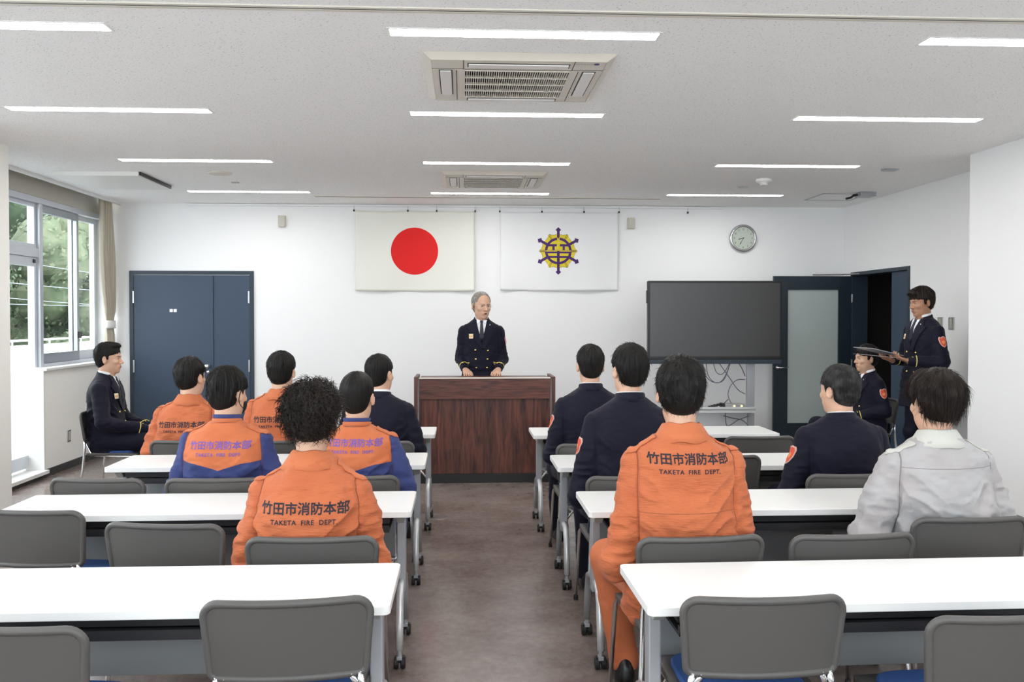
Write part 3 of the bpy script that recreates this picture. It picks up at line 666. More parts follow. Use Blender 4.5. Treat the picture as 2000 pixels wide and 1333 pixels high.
# ------------------------------------------------------------------ tables
def make_table():
    t = empty('folding_table')
    MB().prism(rrect(1.8,.45,.022), .672, .70).build('tabletop', M_white, t, bevel=.003)
    s = MB(); s.box(-.80,.80,-.19,.18,.600,.612).box(-.80,.80,-.195,-.175,.612,.632); s.build('shelf', M_dark, t)
    MB().box(-.80,.80,-.17,-.13,.635,.672).build('front_rail', M_dark, t)
    MB().box(-.80,.80,.17,.184,.35,.655).build('modesty_panel', M_panel, t, bevel=.003)
    for sx in (-1,1):
        x = sx*.845
        MB().add([(x-.022,-.17,.672),(x+.022,-.17,.672),(x+.022,.17,.672),(x-.022,.17,.672),(x-.018,-.12,.625),(x+.018,-.12,.625),(x+.018,.12,.625),(x-.018,.12,.625)],
                 [(0,1,2,3),(4,7,6,5),(0,4,5,1),(1,5,6,2),(2,6,7,3),(3,7,4,0)]).build('bracket', mat('pale_bracket', (.40,.42,.40), .4, .3), t, bevel=.003)
        MB().prism([(x-.020,-.075),(x+.020,-.075),(x+.020,-.015),(x-.020,-.015)], .30, .63).build('column', M_leg, t, bevel=.005)
        P = [(x,-.208,.085),(x,-.192,.18),(x,-.172,.28),(x,-.135,.335),(x,-.045,.35),(x,.06,.345),(x,.145,.315),(x,.185,.22),(x,.205,.085)]
        ft = MB().tube(P[:5], .0165, 12).build('foot_bar', M_silver, t, smooth=True)
        MB().tube(P[4:], .0165, 12).build('foot_bar', M_leg, t, smooth=True)
        for sy in (-1,1):
            y = sy*.205
            cs = MB().cyl((x,y,.06),(x,y,.095),.011,12).box(x-.012,x+.012,y-.015,y+.02,.045,.062)
            c = cs.build('caster', M_leg, t, bevel=.002)
            wh = MB()
            for q in (-1,1): wh.lathe([(.006,-.009),(.024,-.010),(.027,-.006),(.027,.006),(.024,.010),(.006,.009)], (x+q*.015,y+.012,.0275), 20, 'x')
            wh.box(x-.022,x+.022,y-.006,y+.022,.030,.056)
            wh.build('wheel', M_rub, c, smooth=False)
        MB().tube([(x-sx*.03,.16,.40),(x-sx*.06,.0,.40),(x-sx*.02,-.03,.36)], .006, 8).lathe([(.014,-.01),(.014,.01)], (x-sx*.05,.08,.41), 14, 'x').build('fold_lever', M_brush, t)
    return t
tp = None
TB = [(-1.114,2.747,0.0,'left of the aisle, nearest the viewer'),(-1.125,3.979,0.004,'left of the aisle, second from the viewer, behind the curly-haired man'),(-1.118,5.170,0.003,'left of the aisle, third from the viewer'),(-1.102,6.450,0.0,'left of the aisle, nearest the lectern'),
      (1.435,2.705,.012,'right of the aisle, nearest the viewer'),(1.445,3.935,.004,'right of the aisle, second from the viewer'),(1.431,5.047,.004,'right of the aisle, third from the viewer'),(1.402,6.370,.004,'right of the aisle, nearest the lectern, a phone on it')]
for x, y, rz, lb in TB:
    o = tp = make_table() if tp is None else copy_tree(tp)
    o.location = (x,y,0); o.rotation_euler = (0,0,rz); tag(o, 'long white-topped folding table ' + lb, 'table', 'white folding tables on casters')

# ------------------------------------------------------------------ chairs
def make_chair():
    t = empty('stacking_chair')
    # back shell: concave, thin panel with a thick rounded rim
    hw0, hw1, z0, z1, r = .215, .228, .535, .755, .042
    def S(u, v):  # u in metres, v height -> point
        return (u, -.235 - .055*(v-z0)/(z1-z0)*.6 + .030*(u/.22)**2 , v)
    out = []
    for (sx, sz, a0, hw, rr) in ((1,1,0,hw1,r),(-1,1,PI/2,hw1,r),(-1,-1,PI,hw0,.022),(1,-1,1.5*PI,hw0,.022)):
        for k in range(7):
            a = a0+PI/2*k/6; zc = z1-rr if sz > 0 else z0+rr; out.append((sx*(hw-rr)+rr*math.cos(a), zc+rr*math.sin(a)))
    # densify straight runs so the rim follows the curve
    dn = []
    for i in range(len(out)):
        a = out[i]; c = out[(i+1)%len(out)]; n = max(1, int(math.dist(a,c)/.025))
        for k in range(n): dn.append((a[0]+(c[0]-a[0])*k/n, a[1]+(c[1]-a[1])*k/n))
    b = MB(); b.tube([S(*p) for p in dn], .0115, 10, closed=True)
    nx, nz = 16, 8; V = []; F = []
    for side in (0, 1):
        for j in range(nz+1):
            for i in range(nx+1):
                v = z0+.006+(z1-z0-.012)*j/nz; hw = hw0+(hw1-hw0)*j/nz-.006
                e = max(0, abs(v-(z0+z1)/2)-((z1-z0)/2-.03)); hw -= e*e*14
                p = S(-hw+2*hw*i/nx, v); V.append((p[0], p[1]+(.002 if side else -.004), p[2]))
    for side in (0,1):
        o_ = side*(nx+1)*(nz+1)
        for j in range(nz):
            for i in range(nx): F.append((o_+j*(nx+1)+i, o_+j*(nx+1)+i+1, o_+(j+1)*(nx+1)+i+1, o_+(j+1)*(nx+1)+i))
    b.add(V, F); b.build('backrest', M_chair, t, smooth=True)
    V = []; F = []; nx, ny = 14, 14
    for side in (0,1):
        for j in range(ny+1):
            for i in range(nx+1):
                u = -1+2*i/nx; v = -1+2*j/ny; x = .215*u*math.sqrt(1-.12*v*v*.5); y = .205*v*math.sqrt(1-.12*u*u*.5)
                z = .435 - .012*(1-u*u)*(1-v*v) - .02*max(0,v-.6)/.4*.5; V.append((x,y,z-(.022 if side else 0)))
    n1 = (nx+1)*(ny+1)
    for j in range(ny):
        for i in range(nx):
            q = j*(nx+1)+i; F.append((q,q+1,q+nx+2,q+nx+1)); F.append((n1+q,n1+q+nx+1,n1+q+nx+2,n1+q+1))
    for i in range(nx): F.append((i,n1+i,n1+i+1,i+1)); q = ny*(nx+1)+i; F.append((q,q+1,n1+q+1,n1+q))
    for j in range(ny): q = j*(nx+1); F.append((q,q+nx+1,n1+q+nx+1,n1+q)); q += nx; F.append((q,n1+q,n1+q+nx+1,q+nx+1))
    st = MB().add(V, F).build('seat', M_chair, t, smooth=True, bevel=0)
    p = [(x*.185,y*.175) for x,y in [(math.copysign(abs(math.cos(a))**.45, math.cos(a)), math.copysign(abs(math.sin(a))**.45, math.sin(a))) for a in [2*PI*k/40 for k in range(40)]]]
    MB().prism(p, .425, .447).build('seat_pad', M_pad, t, bevel=.006, seg=3)
    for s in (-1,1):
        MB().tube([(s*.196,-.214,.538),(s*.206,-.213,.50),(s*.208,-.212,.45),(s*.215,-.225,.30),(s*.235,-.262,.008)], .0095, 10).build('rear_leg', M_chrome, t, smooth=True)
        MB().tube([(s*.172,-.219,.538),(s*.188,-.205,.50),(s*.196,-.16,.42),(s*.20,.0,.408),(s*.203,.17,.405),(s*.208,.195,.385),(s*.225,.225,.008)], .0095, 10).build('front_leg', M_chrome, t, smooth=True)
        for y in (-.262,.225): MB().lathe([(.013,0),(.013,.02),(.010,.03)], (s*(.235 if y<0 else .225), y, 0), 12).build('foot_cap', M_rub, t)
    MB().cyl((-.2,-.16,.415),(.2,-.16,.415),.008,8).cyl((-.2,.12,.407),(.2,.12,.407),.008,8).build('cross_bar', M_chrome, t, smooth=True)
    return t
# (x, y of the back's top edge, rotation, label)
CH = [(-1.19,2.22,-.12,'empty grey chair at the front left corner of the view'),(-.488,2.39,.06,'empty grey chair left of the aisle, closest to the viewer'),
 (-1.77,3.56,-.12,'empty grey chair at the left edge of the view, second row'),(-1.14,3.30,-.14,'empty grey chair directly left of the curly-haired man'),(-.54,3.07,-.01,'grey chair the curly-haired man in orange sits on'),
 (-1.78,4.25,-.10,'empty grey chair left of the man with blue collar, third row'),(-1.21,4.225,0,'grey chair of the man in orange and blue with a mask'),(-.55,4.25,.0,'grey chair of the short-haired man in orange and blue'),
 (-1.75,5.54,0,'grey chair of the leftmost man in orange'),(-1.19,5.50,0,'grey chair of the man in orange before the double door'),(-.545,5.44,0,'grey chair of the navy-suited man left of the lectern'),
 (.845,2.343,.0,'empty grey chair right of the aisle, closest to the viewer'),(1.45,2.165,.05,'empty grey chair at the front right corner of the view'),(.852,3.005,.06,'grey chair of the upright man in plain orange'),
 (1.41,3.01,.05,'empty grey chair between the orange man and the grey-jacketed man'),(1.985,3.24,.02,'grey chair of the man in the light grey jacket'),
 (.84,4.178,0,'grey chair of the navy-suited man in front of the upright orange man'),(1.455,4.78,0,'empty grey chair pushed in right of the upright orange man'),(1.947,4.178,0,'grey chair of the greying man in navy'),
 (.81,5.267,0,'grey chair of the navy-suited man right of the lectern'),(1.95,5.544,0,'empty grey chair before the phone table')]
cp = None
SEATS = {}
for x, y, rz, lb in CH:
    o = cp = make_chair() if cp is None else copy_tree(cp)
    R_ = Matrix.Rotation(rz, 2); off = R_ @ Vector((0,.268))
    o.location = (x+off.x, y+off.y, 0); o.rotation_euler = (0,0,rz); tag(o, lb, 'chair', 'grey stacking chairs')
for x, y, rz, lb in ((-2.875,7.41,-PI/2,'grey chair of the man sitting sideways by the window wall'),(3.86,8.15,PI/2,'grey chair of the man seated behind the standing reader')):
    o = copy_tree(cp); o.location = (x,y,0); o.rotation_euler = (0,0,rz); tag(o, lb, 'chair', 'grey stacking chairs')

# phone on the far right table
ph = tag(MB().prism(rrect(.075,.15,.012), 0, .009).build('mobile_phone', M_black, bevel=.002), 'black mobile phone lying on the table before the screen', 'phone')
ph.location = (1.325, 6.46, .7005); ph.rotation_euler = (0,0,1.35)
MB().prism(rrect(.068,.14,.009), .009, .0098).build('phone_screen', M_screen, ph)

# ------------------------------------------------------------------ display screen on a stand
tv = empty('display_screen', (2.748, 9.3, 0), -.035, 'large dark flat display on a grey stand by the back wall', 'display')
MB().prism(rrect(1.475,.858,.012,cy=1.515), 0, .06, 'y').build('housing', M_bezel, tv, bevel=.003)
MB().box(-.712,.712,-.004,.001,1.118,1.920).build('screen', M_screen, tv)
MB().box(-.75,-.735,-.005,.04,1.70,1.84).build('side_module', M_bezel, tv, bevel=.004)
MB().box(-.737,.737,.005,.06,1.035,1.085).build('speaker_bar', M_doorf, tv, bevel=.003)
for x in (-.42,.42):
    MB().box(x-.042,x+.042,.075,.13,.06,1.5).build('stand_column', M_leg, tv, bevel=.006)
    MB().box(x-.03,x+.03,-.22,.42,.045,.09).build('stand_foot', M_leg, tv, bevel=.006)
    for y in (-.19,.39): MB().lathe([(.01,-.012),(.025,-.012),(.025,.012),(.01,.012)], (x,y,.025), 18, 'x').cyl((x,y,.02),(x,y,.05),.01).build('caster', M_rub, tv)
MB().box(-.42,.42,-.12,.20,.535,.555).box(-.42,.42,-.12,-.108,.51,.575).build('shelf', M_silver, tv, bevel=.002)
MB().box(-.42,.42,.08,.10,.26,.50).build('rear_brace', M_silver, tv, bevel=.002)
rt = empty('network_box', (2.945, 9.27, .556), 0, 'small silver electronic box with two amber lamps on the screen stand shelf', 'electronic box')
MB().box(-.11,.11,-.07,.07,0,.05).build('case', M_brush, rt, bevel=.004)
for x in (-.01,.07): MB().lathe([(.009,0),(.009,-.003)], (x,-.07,.028), 12, 'y').build('lamp', M_ledspot, rt)
MB().box(-.135,-.108,-.06,.06,0,.055).tube([(-.10,0,.05),(-.07,-.02,.09),(-.06,-.02,.10)], .004, 6).build('black_cap', M_black, rt)
cb = MB()
for k in range(5): cb.tube([(-.24+.05*k*.6+.03*math.cos(a*1.3+k), .02+.03*math.sin(a), .012+.008*k) for a in [q*.5 for q in range(13)]], .007, 6)
c_ = tag(cb.build('cable_bundle', M_black, smooth=True), 'heap of black cable beside the silver box on the stand shelf', 'cable'); c_.location = (2.95,9.27,.558)
CB = [([(2.62,9.32,1.05),(2.64,9.3,.92),(2.72,9.28,.84),(2.83,9.28,.85),(2.90,9.3,.98),(2.91,9.32,1.05)],'widest hanging cable loop under the screen'),
 ([(2.66,9.34,1.05),(2.68,9.3,.90),(2.76,9.28,.83),(2.85,9.3,.88),(2.93,9.32,1.05)],'inner hanging cable loop under the screen'),
 ([(2.74,9.34,1.05),(2.77,9.3,.94),(2.84,9.3,.93),(2.92,9.32,1.04)],'smallest hanging cable loop under the screen'),
 ([(2.80,9.33,1.05),(2.90,9.3,.90),(3.00,9.3,.76),(3.10,9.35,.70)],'cable slanting from the screen to the stand column'),
 ([(3.10,9.36,.86),(3.00,9.3,.86),(2.92,9.28,.80),(2.89,9.28,.70),(2.93,9.28,.60),(2.98,9.29,.575)],'curved cable coming down to the silver box'),
 ([(3.02,9.34,1.05),(3.06,9.33,.98),(3.10,9.35,.90)],'short cable at the top of the stand column'),
 ([(2.86,9.28,.50),(2.88,9.27,.36),(3.0,9.28,.42),(3.12,9.3,.46)],'lower cable crossing under the shelf'),
 ([(2.84,9.27,.47),(2.96,9.27,.44),(3.05,9.28,.42),(3.12,9.29,.36)],'second lower cable crossing under the shelf')]
def smooth_path(P, n=8):
    P = [np.array(p, float) for p in P]; Q = [2*P[0]-P[1]]+P+[2*P[-1]-P[-2]]; out = []
    for i in range(1, len(Q)-2):
        for k in range(n):
            t = k/n; out.append(tuple(.5*((2*Q[i])+(-Q[i-1]+Q[i+1])*t+(2*Q[i-1]-5*Q[i]+4*Q[i+1]-Q[i+2])*t*t+(-Q[i-1]+3*Q[i]-3*Q[i+1]+Q[i+2])*t**3)))
    return out+[tuple(P[-1])]
for P, lb in CB: tag(MB().tube(smooth_path(P), .0045, 6).build('cable', M_cable, smooth=True), 'dark ' + lb, 'cable', None)

#PEOPLE#
# ------------------------------------------------------------------ people: implicit surfaces meshed on a sparse grid
def hash3(i, j, k, s):
    n = (i*374761393 + j*668265263 + k*2147483647 + s*974634777) & 0xffffffff
    n = ((n ^ (n >> 13))*1274126177) & 0xffffffff
    return ((n ^ (n >> 16)) & 0xffff)/65535.0*2-1
def vnoise(P, f, s=0):
    Q = P*np.asarray(f, float); I = np.floor(Q).astype(np.int64); T = Q-I; T = T*T*(3-2*T); r = 0
    for a in (0,1):
        for b_ in (0,1):
            for c in (0,1):
                wgt = (T[:,0] if a else 1-T[:,0])*(T[:,1] if b_ else 1-T[:,1])*(T[:,2] if c else 1-T[:,2])
                r = r + wgt*hash3(I[:,0]+a, I[:,1]+b_, I[:,2]+c, s)
    return r
A = lambda *x: np.array(x, float)
def cap(a, b, ra, rb, k=.02, op='u'):
    a = A(*a); b = A(*b); d = b-a; L2 = d@d
    def f(P):
        t = np.clip((P-a)@d/L2, 0, 1); return np.linalg.norm(P-a-t[:,None]*d, axis=1)-(ra+(rb-ra)*t)
    return (f, k, op)
def ell(c, r, k=.02, op='u', R=None):
    c = A(*c); r = A(*r)
    def f(P):
        q = P-c
        if R is not None: q = q@R
        a = np.linalg.norm(q/r, axis=1); b_ = np.linalg.norm(q/(r*r), axis=1)+1e-9; return a*(a-1)/b_
    return (f, k, op)
def half(n, d, k=.005, op='i'):
    n = A(*n); return (lambda P: P@n-d, k, op)
def rbox(c, h, r, R=None, k=.01, op='u'):
    c = A(*c); h = A(*h)
    def f(P):
        q = P-c
        if R is not None: q = q@R
        q = np.abs(q)-h+r; return np.linalg.norm(np.maximum(q,0),axis=1)+np.minimum(q.max(1),0)-r
    return (f, k, op)
def loft(sec, e=2.4, k=.02):
    S = A(*sec) if isinstance(sec[0], (int,float)) else np.array(sec, float)
    z = S[:,0]; zz = np.linspace(z[0], z[-1], 60)
    def sm(c):
        out = np.interp(zz, z, c)
        for _ in range(6): out[1:-1] = (out[:-2]+2*out[1:-1]+out[2:])/4
        return out
    C = [sm(S[:,i]) for i in range(1, S.shape[1])]   # cx, cy, w, d
    def f(P):
        z_ = P[:,2]; cx, cy, w_, d_ = (np.interp(z_, zz, c) for c in C)
        q = ((np.abs(P[:,0]-cx)/w_)**e + (np.abs(P[:,1]-cy)/d_)**e)**(1/e); d2 = (q-1)*np.minimum(w_, d_)*.95
        dz = np.maximum(z[0]-z_, z_-z[-1]); return np.minimum(np.maximum(d2, dz), 0)+np.hypot(np.maximum(d2,0), np.maximum(dz,0))
    return (f, k, 'u')
def inframe(prims, c, R, hs=(1,1,1)):
    out = []; hs = A(*hs); m = hs.min()
    for f, k, op in prims: out.append(((lambda f: (lambda P: f((P-c)@R/hs)*m))(f), k, op))
    return out
def field(prims, P):
    d = None
    for f, k, op in prims:
        v = f(P)
        if d is None: d = v; continue
        if op == 'u': h = np.maximum(k-np.abs(d-v), 0)/k; d = np.minimum(d, v)-h*h*k*.25
        else:
            if op == 's': v = -v
            h = np.maximum(k-np.abs(d-v), 0)/k; d = np.maximum(d, v)+h*h*k*.25
    return d
CORN = np.array([(a,b,c) for a in (0,1) for b in (0,1) for c in (0,1)])
def sdf_mesh(prims, lo, hi, h, n=12):
    lo = np.array(lo, float); cnt = np.ceil((np.array(hi)-lo)/(h*n)).astype(int); G = cnt*n+2
    R = h*n*math.sqrt(3)/2
    bl = np.array([(i,j,k) for i in range(cnt[0]) for j in range(cnt[1]) for k in range(cnt[2])])
    C = lo+(bl+.5)*n*h
    vals = [p[0](C) for p in prims]; dc = field(prims, C); keep = np.abs(dc) < R*1.35+.01
    umin = np.min([v for v, p in zip(vals, prims) if p[2] == 'u'], axis=0)
    ids = []; pos = []; quads = []
    g = np.arange(n+1); L = np.stack(np.meshgrid(g,g,g,indexing='ij'), -1).reshape(-1,3)
    for bi in np.nonzero(keep)[0]:
        act = []
        for v, p in zip(vals, prims):
            if p[2] == 'u':
                if v[bi] < umin[bi]+2*R+p[1]+.02: act.append(p)
            elif p[2] == 's':
                if v[bi] < R*1.3+p[1]+.02: act.append(p)
            else:
                if v[bi] > -R*1.3-p[1]-.02: act.append(p)
        if not act: continue
        base = bl[bi]*n; D = field(act, lo+(base+L)*h).reshape(n+1,n+1,n+1); S = D < 0
        if S.all() or not S.any(): continue
        c8 = np.stack([D[a:n+a, b_:n+b_, c:n+c] for a,b_,c in CORN], -1).reshape(-1,8); s8 = c8 < 0
        am = s8.any(1) & ~s8.all(1); ci = np.nonzero(am)[0]
        if len(ci):
            d = c8[ci]; acc = np.zeros((len(ci),3)); nn = np.zeros(len(ci))
            for a in range(8):
                for b_ in range(a+1, 8):
                    df = CORN[b_]-CORN[a]
                    if df.sum() != 1 or (df < 0).any(): continue
                    m = (d[:,a] < 0) != (d[:,b_] < 0); t = d[:,a]/np.where(m, d[:,a]-d[:,b_], 1)
                    acc += np.where(m[:,None], CORN[a]+t[:,None]*df, 0); nn += m
            cc = np.stack(np.unravel_index(ci, (n,n,n)), -1)+base
            pos.append(lo+(cc+acc/nn[:,None])*h); ids.append((cc[:,0]*G[1]+cc[:,1])*G[2]+cc[:,2])
        for ax in range(3):
            o1, o2 = [x for x in range(3) if x != ax]
            sl0 = [slice(0,n)]*3; sl1 = [slice(0,n)]*3; sl1[ax] = slice(1,n+1)
            a = S[tuple(sl0)]; b_ = S[tuple(sl1)]; m = a != b_; q = np.stack(np.nonzero(m), -1)
            if not len(q): continue
            flip = a[m]; q = q+base; e1 = np.zeros(3,int); e1[o1] = 1; e2 = np.zeros(3,int); e2[o2] = 1
            cells = [q, q-e1, q-e1-e2, q-e2]; ok = ((q-e1-e2) >= 0).all(1)
            I = np.stack([(c[:,0]*G[1]+c[:,1])*G[2]+c[:,2] for c in cells], -1); fl = flip if ax != 1 else ~flip
            I = np.where(fl[:,None], I, I[:,::-1]); quads.append(I[ok])
    ids = np.concatenate(ids); pos = np.concatenate(pos); Q = np.concatenate(quads)
    od = np.argsort(ids); ids = ids[od]; pos = pos[od]; J = np.searchsorted(ids, Q); J = np.minimum(J, len(ids)-1); ok = (ids[J] == Q).all(1)
    return pos, J[ok]
def normals(V, Q):
    a = V[Q[:,2]]-V[Q[:,0]]; b_ = V[Q[:,3]]-V[Q[:,1]]; fn = np.cross(a, b_); N = np.zeros_like(V)
    for i in range(4): np.add.at(N, Q[:,i], fn)
    return N/(np.linalg.norm(N, axis=1)[:,None]+1e-12)
def mesh_obj(name, V, Q, mats, parent=None, attr=None, smooth=True):
    me = bpy.data.meshes.new(name); me.vertices.add(len(V)); me.vertices.foreach_set('co', np.asarray(V, np.float32).ravel())
    k = Q.shape[1]; me.loops.add(Q.size); me.polygons.add(len(Q)); me.loops.foreach_set('vertex_index', Q.astype(np.int32).ravel())
    me.polygons.foreach_set('loop_start', np.arange(0, Q.size, k, dtype=np.int32)); me.update(calc_edges=True)
    if smooth: me.polygons.foreach_set('use_smooth', np.ones(len(Q), bool))
    for m in (mats if isinstance(mats, (list,tuple)) else [mats]): me.materials.append(m)
    if attr is not None: at = me.attributes.new('arm', 'FLOAT', 'POINT'); at.data.foreach_set('value', attr.astype(np.float32))
    return finish(bpy.data.objects.new(name, me), parent)
def bvh(V, Q): return BVHTree.FromPolygons([tuple(v) for v in V], [tuple(int(i) for i in q) for q in Q])
def project(bv, V2, F, frame, off):
    """V2: (u,v) pairs; frame=(origin, U, V, ray direction); lands on the surface, lifted by off"""
    o, U, W_, D_ = (Vector(x) for x in frame); out = []; ok = []
    for u, v in V2:
        p = o+U*u+W_*v; h, n, i, d = bv.ray_cast(p-D_*.6, D_, 1.2)
        if h is None: out.append(None); continue
        out.append(h-D_*off)
    F2 = [f for f in F if all(out[i] is not None for i in f)]
    mp = {}; V = []; F3 = []
    for f in F2:
        g = []
        for i in f:
            if i not in mp: mp[i] = len(V); V.append(out[i])
            g.append(mp[i])
        F3.append(tuple(g))
    return V, F3
def poly2d(polys, pitch=.012):
    bm = bmesh.new()
    for P in polys: bm.faces.new([bm.verts.new((p[0],p[1],0)) for p in P])
    bmesh.ops.triangulate(bm, faces=bm.faces); slice_bm(bm, pitch); bm.verts.index_update()
    V = [(v.co.x, v.co.y) for v in bm.verts]; F = [tuple(v.index for v in f.verts) for f in bm.faces]; bm.free(); return V, F
KAN = text_mesh2d('竹田市消防本部', .046, 0, 1.0, cut=True, cutpitch=.012, bold=.0013)
ENG = text_mesh2d('TAKETA  FIRE  DEPT.', .0235, 0, 1.12, cut=True, cutpitch=.012, bold=.0007)

def strands(V, Nn, idx, whorl, length, lift, rad, seed, curl=0, droop=.0, segs=4):
    rs = np.random.RandomState(seed); P0 = V[idx]; n = Nn[idx]; m = len(idx)
    t = P0-whorl; t -= n*(t*n).sum(1)[:,None]; t /= np.linalg.norm(t,axis=1)[:,None]+1e-6
    r = rs.normal(size=(m,3))*.28; d = t+n*lift+r; d /= np.linalg.norm(d,axis=1)[:,None]
    ln = length*(.6+.7*rs.rand(m)); pts = []; S = segs if not curl else 12
    side = np.cross(d, n); side /= np.linalg.norm(side,axis=1)[:,None]+1e-6; up2 = np.cross(side, d)
    ph = rs.rand(m)*6.28; tw = 4.5+rs.rand(m)*4
    p = P0-n*.004
    for s in range(S+1):
        f = s/S
        q = p + d*(ln*f)[:,None] - n*(lift*.9*ln*f*f*(0 if curl else 1))[:,None] + np.array([0,0,-1])*(droop*ln*f*f)[:,None]
        if curl: q = q + (side*(np.cos(ph+tw*f)-np.cos(ph))[:,None] + up2*(np.sin(ph+tw*f)-np.sin(ph))[:,None])*curl
        pts.append(q)
    pts = np.array(pts)   # S+1, m, 3
    VV = []; 
    for s in range(S+1):
        rr = rad*(1-.75*(s/S)**2)
        for k in range(3): a = 2*PI*k/3; VV.append(pts[s]+(side*math.cos(a)+up2*math.sin(a))*rr)
    VV = np.array(VV).transpose(1,0,2).reshape(-1,3)
    loc = np.array([(s*3+k, s*3+(k+1)%3, (s+1)*3+(k+1)%3, (s+1)*3+k) for s in range(S) for k in range(3)])
    Q = (np.arange(m)[:,None,None]*((S+1)*3)+loc[None]).reshape(-1,4)
    return VV, Q

def rotm(yaw=0, pitch=0, roll=0):   # yaw + turns to the person's left; pitch + looks down
    return np.array((Matrix.Rotation(yaw,3,'Z') @ Matrix.Rotation(-pitch,3,'X') @ Matrix.Rotation(roll,3,'Y')))
def hand_prims(wrist, d, palm, curl, side, sc=1.0, spread=.12):
    """wrist point, direction towards the fingers, palm normal, curl per joint, side=+1 thumb on +cross side"""
    d = A(*d); d /= np.linalg.norm(d); pn = A(*palm); pn -= d*(pn@d); pn /= np.linalg.norm(pn); lat = np.cross(d, pn)*side
    w_ = A(*wrist); out = []
    def pt(a, b_, c): return w_+(d*a+lat*b_+pn*c)*sc
    for b_ in (-.026,-.009,.009,.026): out.append(cap(pt(.0,b_*.6,0), pt(.082,b_*1.05,0), .0145*sc, .0115*sc, .012))
    for i, (b_, L_) in enumerate(((.031,.070),(.011,.080),(-.010,.074),(-.030,.058))):
        p = pt(.084, b_, .0); ang = math.atan(0)+.05; dirv = d+lat*spread*(b_/.03); dirv /= np.linalg.norm(dirv)
        segs = (.45,.31,.24); th = curl*.55; r = (.0088,.0080,.0073,.0062)
        for j, sg in enumerate(segs):
            v = dirv*math.cos(th)+pn*math.sin(th); q = p+v*L_*sg*sc; out.append(cap(p, q, r[j]*sc, r[j+1]*sc, .004)); p = q; th += curl
    p = pt(.020, .028, .004); q = pt(.052,.052,.014); r_ = pt(.078,.058,.020+curl*.012); s = pt(.098,.054,.024+curl*.020)
    out += [cap(p,q,.014*sc,.0115*sc,.008), cap(q,r_,.0112*sc,.0092*sc,.004), cap(r_,s,.0092*sc,.0072*sc,.004)]
    return out
def head_prims(fine=True):
    h = [ell((0,-.012,.036),(.0755,.097,.090)), ell((0,.022,-.032),(.0605,.069,.086),.03), ell((0,.020,-.072),(.052,.058,.044),.025), ell((0,.068,-.100),(.022,.018,.017),.02)]
    h += [cap((-.030,.070,.024),(-.012,.080,.022),.012,.011,.012), cap((.030,.070,.024),(.012,.080,.022),.012,.011,.012),
          ell((-.036,.060,-.024),(.024,.022,.020),.015), ell((.036,.060,-.024),(.024,.022,.020),.015),
          ell((-.030,.098,.004),(.019,.019,.011),.012,'s'), ell((.030,.098,.004),(.019,.019,.011),.012,'s'),
          ell((-.030,.070,.003),(.0145,.0125,.0115),.005), ell((.030,.070,.003),(.0145,.0125,.0115),.005),
          cap((0,.082,.016),(0,.104,-.026),.0075,.0105,.010), ell((0,.106,-.030),(.0115,.010,.009),.006), ell((-.0125,.096,-.034),(.0075,.0095,.0075),.005), ell((.0125,.096,-.034),(.0075,.0095,.0075),.005),
          ell((0,.080,-.064),(.026,.016,.017),.012),
          cap((-.019,.086,-.0605),(0,.093,-.0585),.0035,.0052,.004), cap((.019,.086,-.0605),(0,.093,-.0585),.0035,.0052,.004), cap((-.016,.086,-.0685),(.016,.086,-.0685),.0045,.0045,.005), cap((-.02,.0925,-.0645),(.02,.0925,-.0645),.0012,.0012,.002,'s')]
    for s in (-1,1):
        Re = rotm(-s*.38)@np.array(Matrix.Rotation(.15,3,'X')); h += [ell((s*.0800,-.012,-.004),(.0085,.0195,.031),.006,R=Re), ell((s*.079,-.008,-.026),(.008,.011,.012),.006), ell((s*.0885,-.007,-.002),(.0055,.011,.019),.004,'s',R=Re)]
    return h

def collar_mesh(c, rx, ry, zt, zb, flare, front, thick, lean=0., wave=.0, n=56, zfront=-.02, rise=0.):
    """folded collar: inner stand, fold, outer fall; angle 0 = back of the neck; front = half opening at the front"""
    V = []; prof = [(0,-.02,0),(0,.0,1),(.003,.004,1),(.008,.0,1),(.55,None,0),(1.0,None,0)]; rows = len(prof)
    A0 = PI-front
    for i in range(n+1):
        a = -A0+2*A0*i/n; fr = (abs(a)/PI)**2; sx, cy = math.sin(a), -math.cos(a)
        top = c[2]+zt+zfront*fr+.003*math.sin(a*5)*wave+rise*math.sin(a); bot = c[2]+zb+zfront*fr*1.3-.004*wave*math.sin(a*7)
        for k, (f_, dz, st) in enumerate(prof):
            fl = flare*f_ if dz is None else f_; z = top+dz if dz is not None else top+(bot-top)*(.5 if k == 4 else 1)
            V.append((c[0]+sx*(rx+fl), c[1]+cy*(ry+fl*(.75 if cy < 0 else .9))+lean*(z-c[2]), z))
    F = [(i*rows+k, i*rows+k+1, (i+1)*rows+k+1, (i+1)*rows+k) for i in range(n) for k in range(rows-1)]
    mb = MB().add(V, F); return mb

